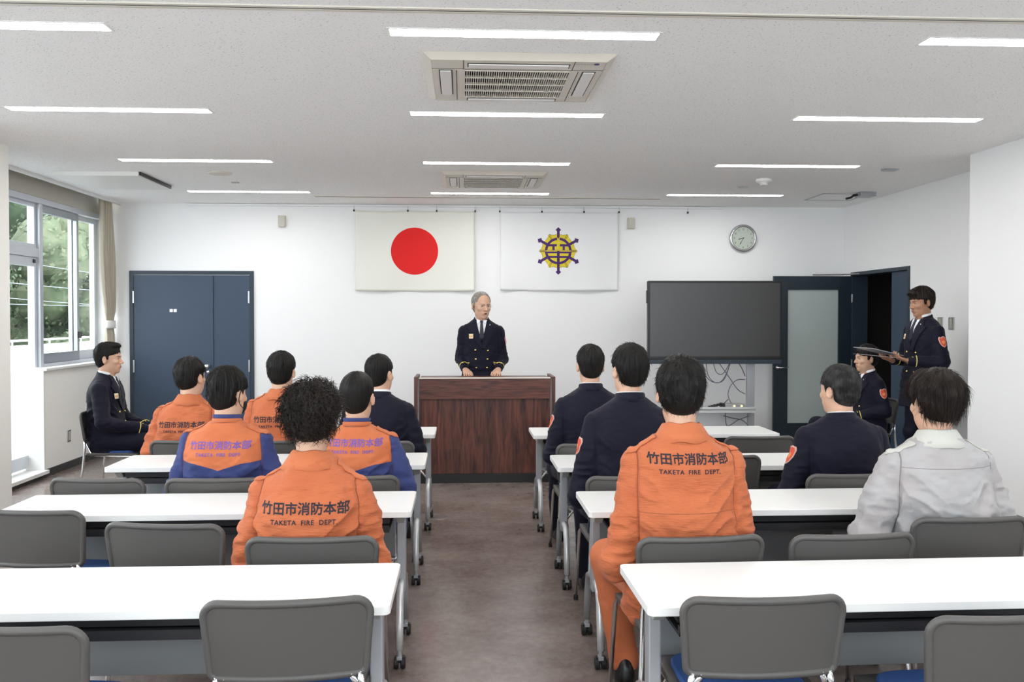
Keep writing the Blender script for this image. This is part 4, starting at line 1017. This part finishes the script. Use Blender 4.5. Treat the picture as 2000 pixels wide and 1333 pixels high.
def person(name, label, loc, rz, S=1.0, W=1.0, stand=False, lean=.0, bow=.0, head=(0,0,0), headoff=(0,0), outfit='navy', hair=None, skin=None, arms=None, legs=None,
           h_body=.0055, h_cloth=.0065, seed=1, front=False, collar_shirt=False, patch=False, hand_curl=(.35,.35), roll=0., letters=None, face=None, yoke=None, hs=(1.03,1.02,1.0), drop=0.):
    hs = A(*hs)
    skin = skin or M_skin; zp = .95 if stand else .53
    def T(x, y, z):   # torso space: z above the pelvis
        q = z*S; return (x*W+roll*q, y+lean*q+bow*max(0,q-.25)**2*2.2, zp+q)
    nb = T(0,-.015,.555); hc = A(nb[0]+headoff[0], nb[1]+.030+headoff[1], nb[2]+.130); HR = rotm(*head)
    # --- skeleton
    if arms is None:
        arms = [((-.232,-.035,.165),(-.12,.20,.085)), ((.232,-.035,.165),(.12,.20,.085))]
    J = []
    for (e, w_), s in zip(arms, (-1,1)): J.append((A(*T(s*.166,-.008,.438-drop)), A(e[0]*W+roll*e[2], e[1]+lean*.3, zp+e[2]*S), A(w_[0], w_[1], zp+w_[2])))
    if legs is None:
        legs = [((s*.10,.02,.0),(s*.15,.42,-.02),(s*.14,.44,-.44)) for s in (-1,1)] if not stand else [((s*.09,0,.0),(s*.10,.02,-.44),(s*.11,-.01,-.86)) for s in (-1,1)]
    LJ = [tuple(A(p[0],p[1],zp+p[2]) for p in l) for l in legs]
    LJ = [(a, b_, A(c[0],c[1],.10)) for a,b_,c in LJ]
    # --- torso sections: z above pelvis, cx, cy, half width, half depth
    def secs(g=0.):
        rows = [(-.10,0,.0,.165,.125),(.0,0,-.005,.175,.130),(.14,0,-.012,.162,.118),(.27,0,-.018,.165,.120),(.38,0,-.020,.172,.122),(.46,0,-.018,.160-drop*.5,.106),(.515,0,-.015,.115-drop,.078),(.55,0,-.014,.066,.060)]
        out = []
        for z, cx, cy, w_, d_ in rows: x, y, zz = T(cx, cy, z); out.append((zz, x, y, w_*W+g, d_*(.9+.1*W)+g))
        return out
    # --- body (one continuous surface)
    hp = inframe(head_prims(), hc, HR, hs)
    B = [loft(secs(-.016), k=.03)]
    B += [cap(nb-A(0,0,.03), tuple(hc+HR@A(0,-.022,-.055)), .056, .052, .03), cap(T(0,.005,.50), tuple(hc+HR@A(0,.012,-.075)), .045,.040,.03)]
    for (sh, el, wr), s in zip(J, (-1,1)):
        B += [cap(T(s*.04,-.015,.470), sh, .036, .040, .02), cap(sh, el, .048, .040, .02), cap(el, wr, .040, .026, .015)]
    for hpv, kn, an in LJ: B += [cap(hpv, kn, .080, .055, .04), cap(kn, an, .055, .036, .02)]
    for l in LJ: an = l[2]; B += [cap(an, an+A(0,.10,-.045), .034, .028, .02)]
    B += [x for x in hp]
    HND = []
    for i, ((sh, el, wr), s) in enumerate(zip(J, (-1,1))):
        d = wr-el; d /= np.linalg.norm(d)
        hd, pn = (d+A(0,0,-.15 if not stand else -.0), A(0,0,-1)) if hand_curl[i] is not None else (d, A(0,0,-1))
        if face and face.get('hands'): hd, pn = (A(*q) for q in face['hands'][i])
        HND.append((hd, pn)); th = -s if True else s
        lat = np.cross(hd, pn); side = 1 if lat[0]*(-s) > 0 else -1
        if face and face.get('thumb'): side = face['thumb'][i]
        B += hand_prims(wr+d*.005, hd, pn, hand_curl[i], side)
    allp = np.array([l for j in J for l in j]+[l for j in LJ for l in j]+[hc]); lo = allp.min(0)-.24; hi = allp.max(0)+.24; lo[2] = max(lo[2], .0)
    V, Q = sdf_mesh(B, lo, hi, h_body)
    body = mesh_obj(name, V, Q, skin); body.location = loc; body.rotation_euler = (0,0,rz); tag(body, label, 'person')
    Vb, Qb = V, Q; bb = bvh(V[V[:,2] > nb[2]-.02] if False else V, Q)
    # --- shoes
    for l in LJ:
        an = l[2]; x, y = an[0], an[1]; sh = [ell((x,y+.055,.045),(.046,.125,.052)), ell((x,y-.03,.07),(.038,.055,.07),.03), cap((x,y+.12,.035),(x,y+.145,.032),.042,.036,.03), half((0,0,-1),-.004)]
        Vs, Qs = sdf_mesh(sh, (x-.1,y-.2,-.01), (x+.1,y+.27,.2), .006); mesh_obj('shoe', Vs, Qs, M_shoe, body)
    # --- trousers
    tm = {'navy': M_navy, 'orange': M_orange_t, 'bluor': M_blue, 'grey': mat('grey_trouser_cloth',(.36,.36,.37),.8)}[outfit]
    TP = [loft([(zp-.11,0,.0,.170,.130),(zp,0,-.005,.182,.136),(zp+.10,0,-.01,.170,.124),(zp+.16,0,-.01,.16,.115)], k=.03)]
    for a, b_, c in LJ:
        TP += [cap(a, b_, .092, .072, .05), cap(b_, c+A(0,0,.0), .072, .062, .03), ell(b_+A(0,.012,.01),(.07,.07,.07),.03)]
    TP += [half((0,0,-1), -.075)]
    V, Q = sdf_mesh(TP, np.array([p for l in LJ for p in l]).min(0)-.2, np.array([p for l in LJ for p in l]).max(0)+.32, .008)
    Nn = normals(V, Q); V = V+Nn*(vnoise(V,(9,9,16),seed)*.006+vnoise(V,(24,24,40),seed+3)*.0022)[:,None]; mesh_obj('trousers', V, Q, tm, body)
    # --- jacket
    loose = {'navy': .010, 'orange': .016, 'bluor': .016, 'grey': .018}[outfit]
    JS = secs(loose); 
    if stand: zz0 = zp-.20; JS = [(zz0, JS[0][1], JS[0][2]+.0, .195*W, .155)]+[(zp-.07, JS[0][1], JS[0][2], .190*W, .150)]+JS[1:]
    JS = [(a, b_, c, d*(1.0 if i != 0 else 1.04), e*(1.03 if i < 3 else 1)) for i,(a,b_,c,d,e) in enumerate(JS)]
    TO = [loft(JS, e=2.6, k=.03), cap(T(-.05,-.012,.497), T(-.150,-.010,.448-drop), .056, .052, .04), cap(T(.05,-.012,.497), T(.150,-.010,.448-drop), .056, .052, .04)]
    if not front and outfit in ('orange','bluor','grey'): TO += [ell(T(0,-.045,.30), (.15*W,.10,.17), .05)]
    AR = []
    ro = .062+loose*.35
    for (sh, el, wr), s in zip(J, (-1,1)):
        AR += [cap(sh+A(s*.004,0,-.008), el, ro, .053+loose*.4, .02), cap(el, wr-(wr-el)*.03, .052+loose*.4, .036+loose*.35, .02)]
    SB = []
    for (sh, el, wr), s in zip(J, (-1,1)):
        d = (wr-el)/np.linalg.norm(wr-el); SB.append(ell(wr+d*.030,(.034,.034,.034),.004,'s'))
    JP = TO+[(f,.035,op) for f,k,op in AR[:1]]+AR[1:2]+[(f,.035,op) for f,k,op in AR[2:3]]+AR[3:]+SB
    JP.append(ell(T(0,.01,.56),(.052,.055,.028),.01,'s'))
    jl = np.array([p for j in J for p in j]+[T(-.2,-.2,-.2),T(.2,.2,.6)])
    V, Q = sdf_mesh(JP, jl.min(0)-.12, jl.max(0)+.12, h_cloth)
    arm = field(AR, V); tor = field(TO, V); reg = arm-tor
    Nn = normals(V, Q); q = V.copy(); tw = np.clip((reg+.02)/.04,0,1)   # 1 on the torso
    amp = {'navy': 1.5, 'orange': 3.2, 'bluor': 2.6, 'grey': 3.2}[outfit]
    zr = (V[:,2]-zp)/S
    low = np.clip((.34-zr)/.25, 0, 1)
    disp = vnoise(q,(7,7,11),seed)*.004 + (1-np.abs(vnoise(q+vnoise(q,(6,6,6),seed+9)[:,None]*.03,(7,7,26),seed+1)))*.007*low*tw + (1-np.abs(vnoise(q,(12,12,30),seed+2)))*.0055*(1-tw)*np.clip((.40-zr)/.12,0,1) + vnoise(q,(30,30,60),seed+5)*.0014
    diag = (1-np.abs(vnoise(np.stack([q[:,0]*.7+q[:,2]*.7*np.sign(q[:,0]), q[:,1], q[:,2]*.7-np.abs(q[:,0])*.7],1),(5,5,22),seed+7)))
    disp += (diag**3)*.009*tw*np.clip((.42-zr)/.1,0,1)*np.clip(np.abs(V[:,0])/.12-.4,0,1)
    disp -= .0030*np.exp(-(reg/.006)**2)      # armhole seam
    V = V+Nn*(disp*amp-.0022*amp)[:,None]
    jm = {'navy': M_navy, 'orange': M_orange, 'bluor': None, 'grey': M_greyc}[outfit]
    zn = nb[2]
    if outfit == 'bluor': jm = suit_cloth('orange_and_blue_cloth_%d' % seed, (.50,.140,.050), low=(.024,.036,.135), split=(zn-.262*S, .30), sleeve_at=-.002, crep=(60,60,90), cs=.25)
    if outfit == 'orange' and yoke: jm = suit_cloth('orange_ripstop_yoked', OR, yoke=zn-.27*S, crep=(42,42,140), cs=.75)
    if outfit == 'grey': jm = suit_cloth('grey_work_cloth_yoked', (.39,.39,.395), yoke=zn-.125*S, crep=(120,120,120), cs=.2)
    jk = mesh_obj('jacket', V, Q, jm, body, attr=reg); bj = bvh(V, Q)
    UB = ((nb[0],nb[1],zn),(1,0,0),(0,0,1),(0,1,0)); UF = ((nb[0],nb[1],zn),(1,0,0),(0,0,1),(0,-1,0))
    def proj_part(nm, polys, frame, off, m, par, thick=0., pitch=.012, lab=None):
        v2, f2 = poly2d(polys, pitch); v3, f3 = project(bj, v2, f2, frame, off)
        if not f3: return None
        o = MB().add(v3, f3).build(nm, m, par, smooth=True)
        if thick: s = o.modifiers.new('s','SOLIDIFY'); s.thickness = thick; s.offset = 0
        if lab: o['label'] = lab
        return o
    # --- lettering on the back
    if letters:
        zl, sc, inkm = letters
        for nm, (tvv, tff), dz in (('back_lettering_kanji', KAN, 0.), ('back_lettering_latin', ENG, -.049*sc)):
            v2 = [(p[0]*sc, zl-zn+p[1]*sc+dz) for p in tvv]; v3, f3 = project(bj, v2, tff, UB, .0012)
            if f3: o = MB().add(v3, f3).build(nm, inkm, jk)
    # --- collars, epaulettes
    ln = (hc[1]-nb[1])/max(.05,(hc[2]-nb[2]))*.35
    cc = (nb[0], nb[1]+.006, zn)
    if outfit == 'orange':
        o = collar_mesh(cc, .066, .064, .024, -.040, .052, .25, .003, lean=ln, wave=1.0, zfront=-.03).build('collar', M_orcol, jk, smooth=True)
    elif outfit == 'bluor':
        o = collar_mesh(cc, .064, .062, .032, .008, .006, .2, .003, lean=ln, zfront=-.025).build('collar', M_blue, jk, smooth=True); o['label'] = 'dark blue stand collar'
        s_ = o.modifiers.new('s','SOLIDIFY'); s_.thickness = .003
        o = collar_mesh(cc, .067, .065, .013, -.004, .010, .2, .003, lean=ln, zfront=-.03).build('collar_base', M_orcol, jk, smooth=True)
    elif outfit == 'grey':
        o = collar_mesh(cc, .068, .066, .026, -.040, .054, .25, .003, lean=ln, wave=.4, zfront=-.03).build('collar', M_greycol, jk, smooth=True); o['label'] = 'paler folded collar'
    else:
        sc_ = collar_mesh(cc, .060, .058, .036 if (front or collar_shirt) else .028, .0, .006, .12, .003, lean=ln, zfront=-.036).build('shirt_collar', M_shirt, body, smooth=True); s_ = sc_.modifiers.new('s','SOLIDIFY'); s_.thickness = .003
        o = collar_mesh(cc, .068, .066, .024, -.018, .022, .85 if front else .5, .003, lean=ln, zfront=-.06 if front else -.04).build('jacket_collar', M_navyl, jk, smooth=True)
    s_ = o.modifiers.new('s','SOLIDIFY'); s_.thickness = .004
    if outfit in ('orange','bluor','grey'):
        for s in (-1,1):
            P = [(s*.105,-.022),(s*.20,-.020),(s*.214,0),(s*.20,.020),(s*.105,.022)]
            if s < 0: P = P[::-1]
            P = [(p[0]*W, p[1]) for p in P]
            proj_part('epaulette', [P], ((nb[0],nb[1]-.008,zn-.02),(1,0,0),(0,1,0),(0,0,-1)), .004, {'orange':M_orcol,'bluor':M_orcol,'grey':M_greycol}[outfit], jk, .005)
    # --- suit front
    if front:
        f = UF
        proj_part('shirt_front', [[(-.050,.010),(.050,.010),(.052,-.03),(.018,-.165),(0,-.20),(-.018,-.165),(-.052,-.03)]], f, .003, M_shirt, body, .002)
        for s in (-1,1): 
            P = [(s*.004,-.022),(s*.040,.012),(s*.058,.0),(s*.042,-.055)]; proj_part('collar_point', [P if s > 0 else P[::-1]], f, .008, M_shirt, body, .003)
        proj_part('necktie', [[(-.016,-.018),(.016,-.018),(.013,-.045),(.024,-.19),(.0,-.215),(-.024,-.19),(-.013,-.045)]], f, .009, M_tie, body, .006)
        for s in (-1,1):
            zb = -.30 if s > 0 else -.30
            P = [(s*.050,.010),(s*.078,.006),(s*.112,-.075),(s*.138,-.088),(s*.118,-.125),(s*.100,-.17),(s*.004 if s > 0 else -.035, zb),(s*-.012 if s>0 else .0,zb+.0),(s*.018,-.175),(s*.048,-.04)]
            proj_part('lapel', [P if s > 0 else P[::-1]], f, .0085 if s > 0 else .0065, M_navyl, jk, .004)
        for (bx, bz) in ((-.062,-.315),(.062,-.310),(-.058,-.400),(.058,-.400),(-.052,-.485),(.052,-.485)):
            p = Vector(f[0])+Vector((bx,0,bz)); h, n_, i_, d_ = bj.ray_cast(p+Vector((0,.6,0)), Vector((0,-1,0)), 1.0)
            if h is None: continue
            bt = MB().lathe([(.001,.007),(.006,.006),(.010,.002),(.0105,-.002),(.006,-.003)], (h.x,h.y+.003,h.z), 14, 'y').build('button', M_gold, jk, smooth=True)
        proj_part('name_badge', [[(.085,-.150),(.125,-.150),(.125,-.195),(.085,-.195)]], f, .012, mat('badge_cream',(.72,.60,.38),.5), jk, .003)
        proj_part('badge_line', [[(.089,-.167),(.121,-.167),(.121,-.179),(.089,-.179)]], f, .0145, mat('badge_orange',(.65,.33,.12),.5), jk)
        proj_part('lapel_pin', [[(-.088,-.055),(-.078,-.055),(-.078,-.066),(-.088,-.066)]], f, .013, M_chrome, jk, .003)
        for (sh, el, wr) in J:
            d = (wr-el)/np.linalg.norm(wr-el); c = wr-d*.055; u = np.cross(d,(0,0,1)); u /= np.linalg.norm(u); v = np.cross(d,u)
            ring = []
            for k in range(28):
                a = 2*PI*k/28; r_dir = u*math.cos(a)+v*math.sin(a); hh = bj.ray_cast(Vector(c+r_dir*.075), Vector(-r_dir), .075); ring.append(tuple(Vector(hh[0])+Vector(r_dir)*.001) if hh[0] is not None else tuple(c+r_dir*.045))
            MB().tube(ring, .0035, 6, closed=True).build('cuff_stripe', mat('gold_braid',(.75,.62,.15),.6), jk, smooth=True)
            for a_ in (-.5,.3):
                rd = u*math.cos(a_+PI/2)*(1)+v*math.sin(a_+PI/2); rd = A(0,1,.2) if d[2] < -.6 else A(0,0,1)
                rd = rd+u*a_*1.2; rd /= np.linalg.norm(rd); cc_ = c+d*.028; hh = bj.ray_cast(Vector(cc_+rd*.12), Vector(-rd), .2)
                if hh[0] is not None: MB().lathe([(.0055,-.004),(.0055,.002),(.003,.005),(.0005,.005)], tuple(hh[0]), 12, 'z' if abs(rd[2]) > .6 else 'y').build('cuff_button', M_gold, jk, smooth=True)
    if patch:
        sh, el, wr = J[0]; c = sh+(el-sh)*.33; fr = ((float(c[0]),float(c[1]),float(c[2])),(0,-1,0),(0,0,1),(1,0,0))
        def shield(w_, h_): return [(0,-h_),(w_*.55,-h_*.72),(w_*.9,-h_*.2),(w_,h_*.55),(w_*.8,h_*.9),(w_*.35,h_*.82),(0,h_),(-w_*.35,h_*.82),(-w_*.8,h_*.9),(-w_,h_*.55),(-w_*.9,-h_*.2),(-w_*.55,-h_*.72)]
        pb = proj_part('sleeve_patch', [shield(.036,.048)], fr, .002, M_patchb, jk, .002, lab='red shield-shaped sleeve patch')
        if pb:
            proj_part('patch_field', [shield(.030,.041)], fr, .0035, M_patch, pb)
            star = [(math.sin(2*PI*k/16)*(.017 if k%2==0 else .009), math.cos(2*PI*k/16)*(.017 if k%2==0 else .009)-.002) for k in range(16)]
            proj_part('patch_star', [star[::-1]], fr, .0045, M_patchg, pb)
    # --- hair
    hp_ = dict(t=.010, top=.012, nape=-.085, face=(0,.118,-.045,.085,.085,.107), n=1500, L=.030, lift=.25, rad=.0009, mat=M_hair, curl=0, amp=.004, ear=.031, whorl=(0.01,-.055,.13), droop=.1, thin=0)
    hp_.update(hair or {}); t = hp_['t']
    HP = [ell((0,-.016,.042),(.0765+t,.098+t,.088+hp_['top'])), ell((0,-.046,-.022),(.058+t*.5,.053+t*.55,.064),.03)]
    if hp_.get('extra'): HP += [ell(*e) for e in hp_['extra']]
    fc = hp_['face']; HP.append(ell(fc[:3], fc[3:], .008, 's'))
    HP.append(rbox((0,.150,-.085),(.14,.135,.118),.02,k=.012,op='s'))
    for s in (-1,1): HP.append(ell((s*.098,-.006,-.022),(.040,hp_['ear'],.050),.010,'s'))
    HP.append(half((0,.35,-1), -hp_['nape'], .015))
    HB = [ell((s*.0705,.010,.014),(.0065+t*.25,.011,.022),.008) for s in (-1,1)] if hp_.get('burn', True) else []
    HP += HB
    Vh, Qh = sdf_mesh(HP, (-.16,-.19,-.16), (.16,.17,.20), .0045)
    Nh = normals(Vh, Qh); wh = A(*hp_['whorl']); rel = Vh-wh; ang = np.arctan2(rel[:,0], -rel[:,1]); dist = np.linalg.norm(rel,axis=1)
    st_ = np.stack([ang*3.2, dist*7, ang*0], 1)
    edge = np.clip((Vh[:,2]-hp_['nape'])/.05, 0.05, 1)
    Vd = Vh+Nh*((vnoise(st_,(4.5,1.6,1),seed)*1.0+vnoise(st_,(11,2.5,1),seed+1)*.6+vnoise(Vh,(28,28,28),seed+2)*.8)*hp_['amp']*edge)[:,None]
    Vd = hc+(Vd*hs)@HR.T; Nw = Nh@HR.T
    ho = mesh_obj('hair', Vd, Qh, hp_['mat'], body)
    rs = np.random.RandomState(seed); cand = np.nonzero((Vh[:,2] > hp_['nape']+.012)&~((np.abs(Vh[:,0]) > .045)&(Vh[:,1] > -.01)&(Vh[:,2] < .045)))[0]
    if hp_.get('noface'): cand = cand[(Vh[cand,1] < .07)|(Vh[cand,2] > .05)]
    idx = rs.choice(cand, min(len(cand), hp_['n']), replace=False) if len(cand) > hp_['n'] else cand
    Vs_, Qs_ = strands(Vd, Nw, idx, hc+HR@wh, hp_['L'], hp_['lift'], hp_['rad'], seed, hp_['curl'], hp_['droop'])
    mesh_obj('hair_strands', Vs_, Qs_, hp_['mat'], ho)
    # --- face details
    if face:
        def hw(p): q = hc+HR@(A(*p)*hs); return tuple(q)
        fr = (tuple(hc), tuple(HR@A(hs[0],0,0)), tuple(HR@A(0,0,hs[2])), tuple(HR@A(0,-1,0)))
        def fproj(nm, polys, off, m, thick=0):
            v2, f2 = poly2d(polys, .008); v3, f3 = project(bb, v2, f2, fr, off)
            if f3:
                o = MB().add(v3, f3).build(nm, m, body, smooth=True)
                if thick: s = o.modifiers.new('s','SOLIDIFY'); s.thickness = thick; s.offset = 0
        for s in (-1,1):
            def E_(w_, h_, cx=0, cy=0): return [(s*.030+cx+w_*math.cos(a), .003+cy+h_*math.sin(a)) for a in [2*PI*k/16 for k in range(16)]]
            fproj('eye', [E_(.0120,.0036)], .0008, M_eyew); fproj('iris', [E_(.0056,.0037)], .0014, M_eye)
            fproj('upper_lid', [[(s*.030+x, .003+z) for x,z in ((-.0145,-.001),(-.008,.0035),(0,.0048),(.008,.0040),(.0150,0),(.008,.0058),(0,.0066),(-.008,.0054))][::-1]], .0020, M_eye, .001)
            fproj('eyebrow', [[(s*.030+s*x, .023+z) for x,z in ((-.019,-.002),(-.008,.003),(.006,.0045),(.022,-.001),(.006,.0005),(-.008,-.001),(-.019,-.005))]], .0015, hp_['mat'] if not face.get('brow') else face['brow'], .002)
        fproj('lips', [[(-.021,-.0640),(-.008,-.0590),(0,-.0605),(.008,-.0590),(.021,-.0640),(.010,-.0712),(0,-.0728),(-.010,-.0712)]], .0009, M_lip)
        if face.get('open'): fproj('mouth_opening', [[(-.012,-.0655),(0,-.0625),(.012,-.0655),(.008,-.0705),(0,-.0715),(-.008,-.0705)]], .0018, M_eye)
        if face.get('glasses'):
            g = MB()
            for s in (-1,1):
                ring = [hw((s*.031+.024*math.cos(a), .094-.006*abs(math.cos(a)), -.001+.0175*math.sin(a))) for a in [2*PI*k/24 for k in range(24)]]
                g.tube(ring, .0010, 6, closed=True); g.tube([hw((s*.055,.090,.006)), hw((s*.078,.055,.010)), hw((s*.083,.0,.008))], .0012, 6)
            g.tube([hw((-.007,.097,.002)), hw((0,.100,.004)), hw((.007,.097,.002))], .0012, 6)
            go = g.build('glasses', M_brush, body, smooth=True)
    if hair and hair.get('mask'):
        pm = []
        for s in (1,):
            P = [tuple(hc+HR@(A(*p)*hs)) for p in ((s*.083,.004,.024),(s*.089,-.014,.016),(s*.091,-.026,-.006),(s*.086,-.022,-.032),(s*.075,.010,-.060),(s*.062,.05,-.075))]
            MB().tube(smooth_path(P,5), .0022, 6).build('mask_loop', M_mask, body, smooth=True)
        MS = [ell((0,.040,-.055),(.064,.068,.060)), half((0,-1,0), -.045), half((0,0,1), -.008)]
        Vm, Qm = sdf_mesh(MS, (-.1,0,-.14),(.1,.14,.02), .005); mesh_obj('face_mask', hc+(Vm*hs)@HR.T, Qm, M_mask, body)
    return body, J, hc
#CALLS#
short = dict(n=1500, L=.018, lift=.35)
# seated on the left
person('person', 'person with dark curly hair and orange jumpsuit, seated left of the aisle, nearest the viewer', (-.575,3.29,0), 0, S=.885, W=.99, drop=.035, lean=.02, bow=.05, outfit='orange', letters=(.853,1.0,M_ink), head=(.0,.12,0),
       hair=dict(t=.022, top=.016, n=2600, L=.036, lift=1.1, rad=.0016, curl=.009, amp=.008, nape=-.070, mat=mat('dark_curly_hair',(.016,.011,.009),.5,spec=.3), face=(0,.125,-.06,.085,.085,.105)), arms=[((-.228,-.02,.12),(-.12,.22,.07)),((.240,-.02,.10),(.12,.22,.07))], seed=11, h_cloth=.006)
person('person', 'person with straight black hair and plain orange jumpsuit, seated upright right of the aisle', (.822,3.22,0), 0.0, S=1.075, W=1.0, lean=.0, outfit='orange', letters=(1.030,.93,M_ink), head=(-.12,.02,0), yoke=True,
       hair=dict(t=.013, top=.020, n=2600, L=.030, lift=.30, amp=.005, nape=-.070, whorl=(-.01,-.07,.11)), arms=[((-.245,-.05,.10),(-.15,.20,.085)),((.228,-.04,.10),(.12,.22,.08))],
       legs=[((-.11,.02,0),(-.20,.44,-.02),(-.15,.36,-.44)),((.10,.02,0),(.16,.42,-.02),(.14,.40,-.44))], seed=12, h_cloth=.006)
person('person', 'person with bushy black hair and light grey work jacket, seated at the right edge', (1.955,3.46,0), .06, S=.955, W=1.09, lean=.02, roll=0, outfit='grey', head=(.12,.08,0),
       hair=dict(t=.024, top=.016, n=2600, L=.045, lift=.22, amp=.006, nape=-.070, ear=.022, mat=M_hairb, droop=.35, whorl=(.02,-.03,.13)), arms=[((-.275,-.01,.12),(-.19,.24,.08)),((.24,-.02,.16),(.14,.22,.08))],
       legs=[((-.10,.02,0),(-.15,.42,-.02),(-.12,.30,-.44)),((.10,.02,0),(.16,.42,-.02),(.14,.36,-.44))], seed=13, h_cloth=.006)
person('person', 'person in orange and blue uniform with a black mask strap behind the ear', (-1.20,4.45,0), -.04, S=.885, W=1.03, lean=.03, outfit='bluor', letters=(.912,.93,M_inkb), head=(-.42,.05,0),
       hair=dict(t=.011, top=.020, n=1800, L=.026, lift=.45, amp=.006, nape=-.060, mat=M_hair, mask=True), arms=[((-.235,-.03,.13),(-.14,.2,.08)),((.245,-.02,.15),(.14,.2,.08))], seed=14)
person('person', 'person in orange and blue uniform with close-cropped hair, seated beside the aisle on the left', (-.545,4.46,0), -.04, S=.845, W=1.0, lean=.02, outfit='bluor', letters=(.918,.90,M_inkb), head=(-.12,.02,0),
       hair=dict(t=.006, top=.010, n=1800, L=.012, lift=.6, rad=.0007, amp=.002, nape=-.072), seed=15)
person('person', 'leftmost person in orange jumpsuit, straight hair, seated in the far left row', (-1.80,5.75,0), -.10, S=.88, W=.97, lean=.03, outfit='orange', letters=(.858,.90,M_ink), head=(-.30,.02,0), roll=.02,
       hair=dict(t=.011, top=.013, n=1400, L=.026, amp=.004, nape=-.068), seed=16)
person('person', 'person in orange jumpsuit with round black hair, seated before the blue double door edge', (-1.19,5.71,0), .0, S=.945, W=.97, lean=.02, outfit='orange', letters=(.893,.92,M_ink), head=(-.08,.02,0),
       hair=dict(t=.011, top=.013, n=1400, L=.026, amp=.004, nape=-.072), seed=17)
person('person', 'person in navy suit with greying hair and white shirt collar, seated left near the lectern', (-.545,5.66,0), -.05, S=.92, W=1.05, lean=.02, outfit='navy', collar_shirt=True, head=(-.42,.0,0),
       hair=dict(t=.006, top=.008, n=1500, L=.020, lift=.5, amp=.003, nape=-.068, mat=M_hair), seed=18)
person('person', 'person in navy suit seated right of the aisle in the row nearest the lectern', (.815,5.49,0), .02, S=1.03, W=1.02, lean=.0, outfit='navy', head=(.0,.0,0), arms=[((-.24,-.03,.135),(-.13,.20,.085)),((.24,-.03,.135),(.13,.20,.085))],
       hair=dict(t=.009, top=.012, n=1500, L=.024, lift=.35, amp=.004, nape=-.055), seed=19, patch=True)
person('person', 'person in navy suit with thick black hair, seated directly before the upright man in orange', (.855,4.40,0), .03, S=1.095, W=1.06, lean=.0, outfit='navy', head=(.22,.0,0), arms=[((-.245,-.04,.10),(-.13,.20,.085)),((.235,-.03,.135),(.13,.20,.085))],
       hair=dict(t=.013, top=.016, n=1700, L=.030, lift=.3, amp=.004, nape=-.070), seed=20, patch=True)
person('person', 'person in navy suit with greying temples, seated right, before the grey jacket', (1.975,4.41,0), .05, S=.895, W=1.09, lean=.03, outfit='navy', head=(.38,.02,0), arms=[((-.26,-.02,.13),(-.17,.22,.08)),((.235,-.03,.135),(.13,.20,.085))],
       hair=dict(t=.008, top=.014, n=1600, L=.024, lift=.4, amp=.004, nape=-.068, mat=M_hairg), seed=21, patch=True)
# seated sideways at the window wall
b_, J_, h_ = person('person', 'young person in navy uniform seated sideways by the window wall', (-2.97,7.40,0), -PI/2+.05, S=.965, W=.98, lean=-.02, outfit='navy', front=True, head=(.05,.02,0), hand_curl=(.45,.45), h_body=.0042,
       hair=dict(t=.005, top=.016, n=1800, L=.022, lift=.45, amp=.004, nape=-.062, face=(0,.122,-.042,.084,.080,.112), extra=[((0,.040,.112),(.055,.050,.026),.02)], noface=True), face=dict(brow=None), arms=[((-.26,.03,.16),(-.08,.30,.085)),((.262,.05,.16),(.10,.33,.085))], seed=22, skin=M_skin)
# seated behind the reader
person('person', 'person in navy uniform seated behind the standing reader, face in profile', (3.84,8.02,0), PI/2+.10, S=.885, W=1.0, lean=.0, outfit='navy', front=True, head=(-.02,.02,0), h_body=.0042, patch=True,
       hair=dict(t=.012, top=.014, n=1500, L=.028, amp=.004, nape=-.064, noface=True), face=dict(brow=None), seed=23)
# the speaker behind the lectern
person('person', 'person with glasses and receding grey hair in navy double-breasted uniform, standing behind the lectern', (.185,8.70,0), PI, S=1.045, W=1.0, stand=True, lean=.03, outfit='navy', front=True, patch=True, head=(.42,.10,0), headoff=(0,.01), h_body=.0042, hand_curl=(.3,.3), hs=(1.16,1.10,1.06),
       hair=dict(t=.002, top=.006, n=1300, L=.018, lift=.5, rad=.0007, amp=.002, nape=-.07, mat=M_haird, face=(0,.105,.010,.078,.100,.118), noface=True, ear=.032), face=dict(glasses=True, open=True, brow=M_haird),
       arms=[((-.208,-.03,.165),(-.165,.15,.085)),((.208,-.03,.165),(.165,.15,.085))], seed=24, skin=M_skin)
# the standing reader
bR, JR, hR = person('person', 'person in navy uniform standing at the right wall and reading from papers', (4.10,7.50,0), PI/2+.12, S=1.075, W=1.06, stand=True, lean=.01, outfit='navy', front=True, patch=True, head=(.0,.16,0), h_body=.0042, hand_curl=(.55,.55),
       hair=dict(t=.010, top=.018, n=2000, L=.028, lift=.35, amp=.005, nape=-.064, mat=M_hairb, noface=True, face=(0,.124,-.055,.084,.082,.106), extra=[((0,.055,.095),(.060,.050,.032),.02)]), skin=M_skin2,
       face=dict(brow=None, hands=[((0.12,1,.28),(0,-.30,1)),((-.12,1,.28),(0,-.30,1))], thumb=None), arms=[((-.25,.00,.19),(-.15,.24,.215)),((.25,.00,.19),(.13,.21,.205))], seed=25)
# papers held by the reader, in his left hand
pm = Matrix.Translation((4.10,7.50,0)) @ Matrix.Rotation(PI/2+.12,4,'Z')
fo = tag(MB().box(-.15,.15,0,.30,-.0025,.0025).build('document_folder', M_folder), 'grey folder held open in the hands of the standing reader', 'folder')
fo.matrix_world = pm @ Matrix.Translation((-.01,.30,1.212)) @ Matrix.Rotation(.22,4,'X')
pp = tag(MB().box(-.145,.145,0,.285,0,.0012).build('paper_sheet', M_paper), 'white sheet of paper under the reader\'s grey folder', 'paper')
pp.matrix_world = pm @ Matrix.Translation((-.01,.315,1.190)) @ Matrix.Rotation(.10,4,'X')
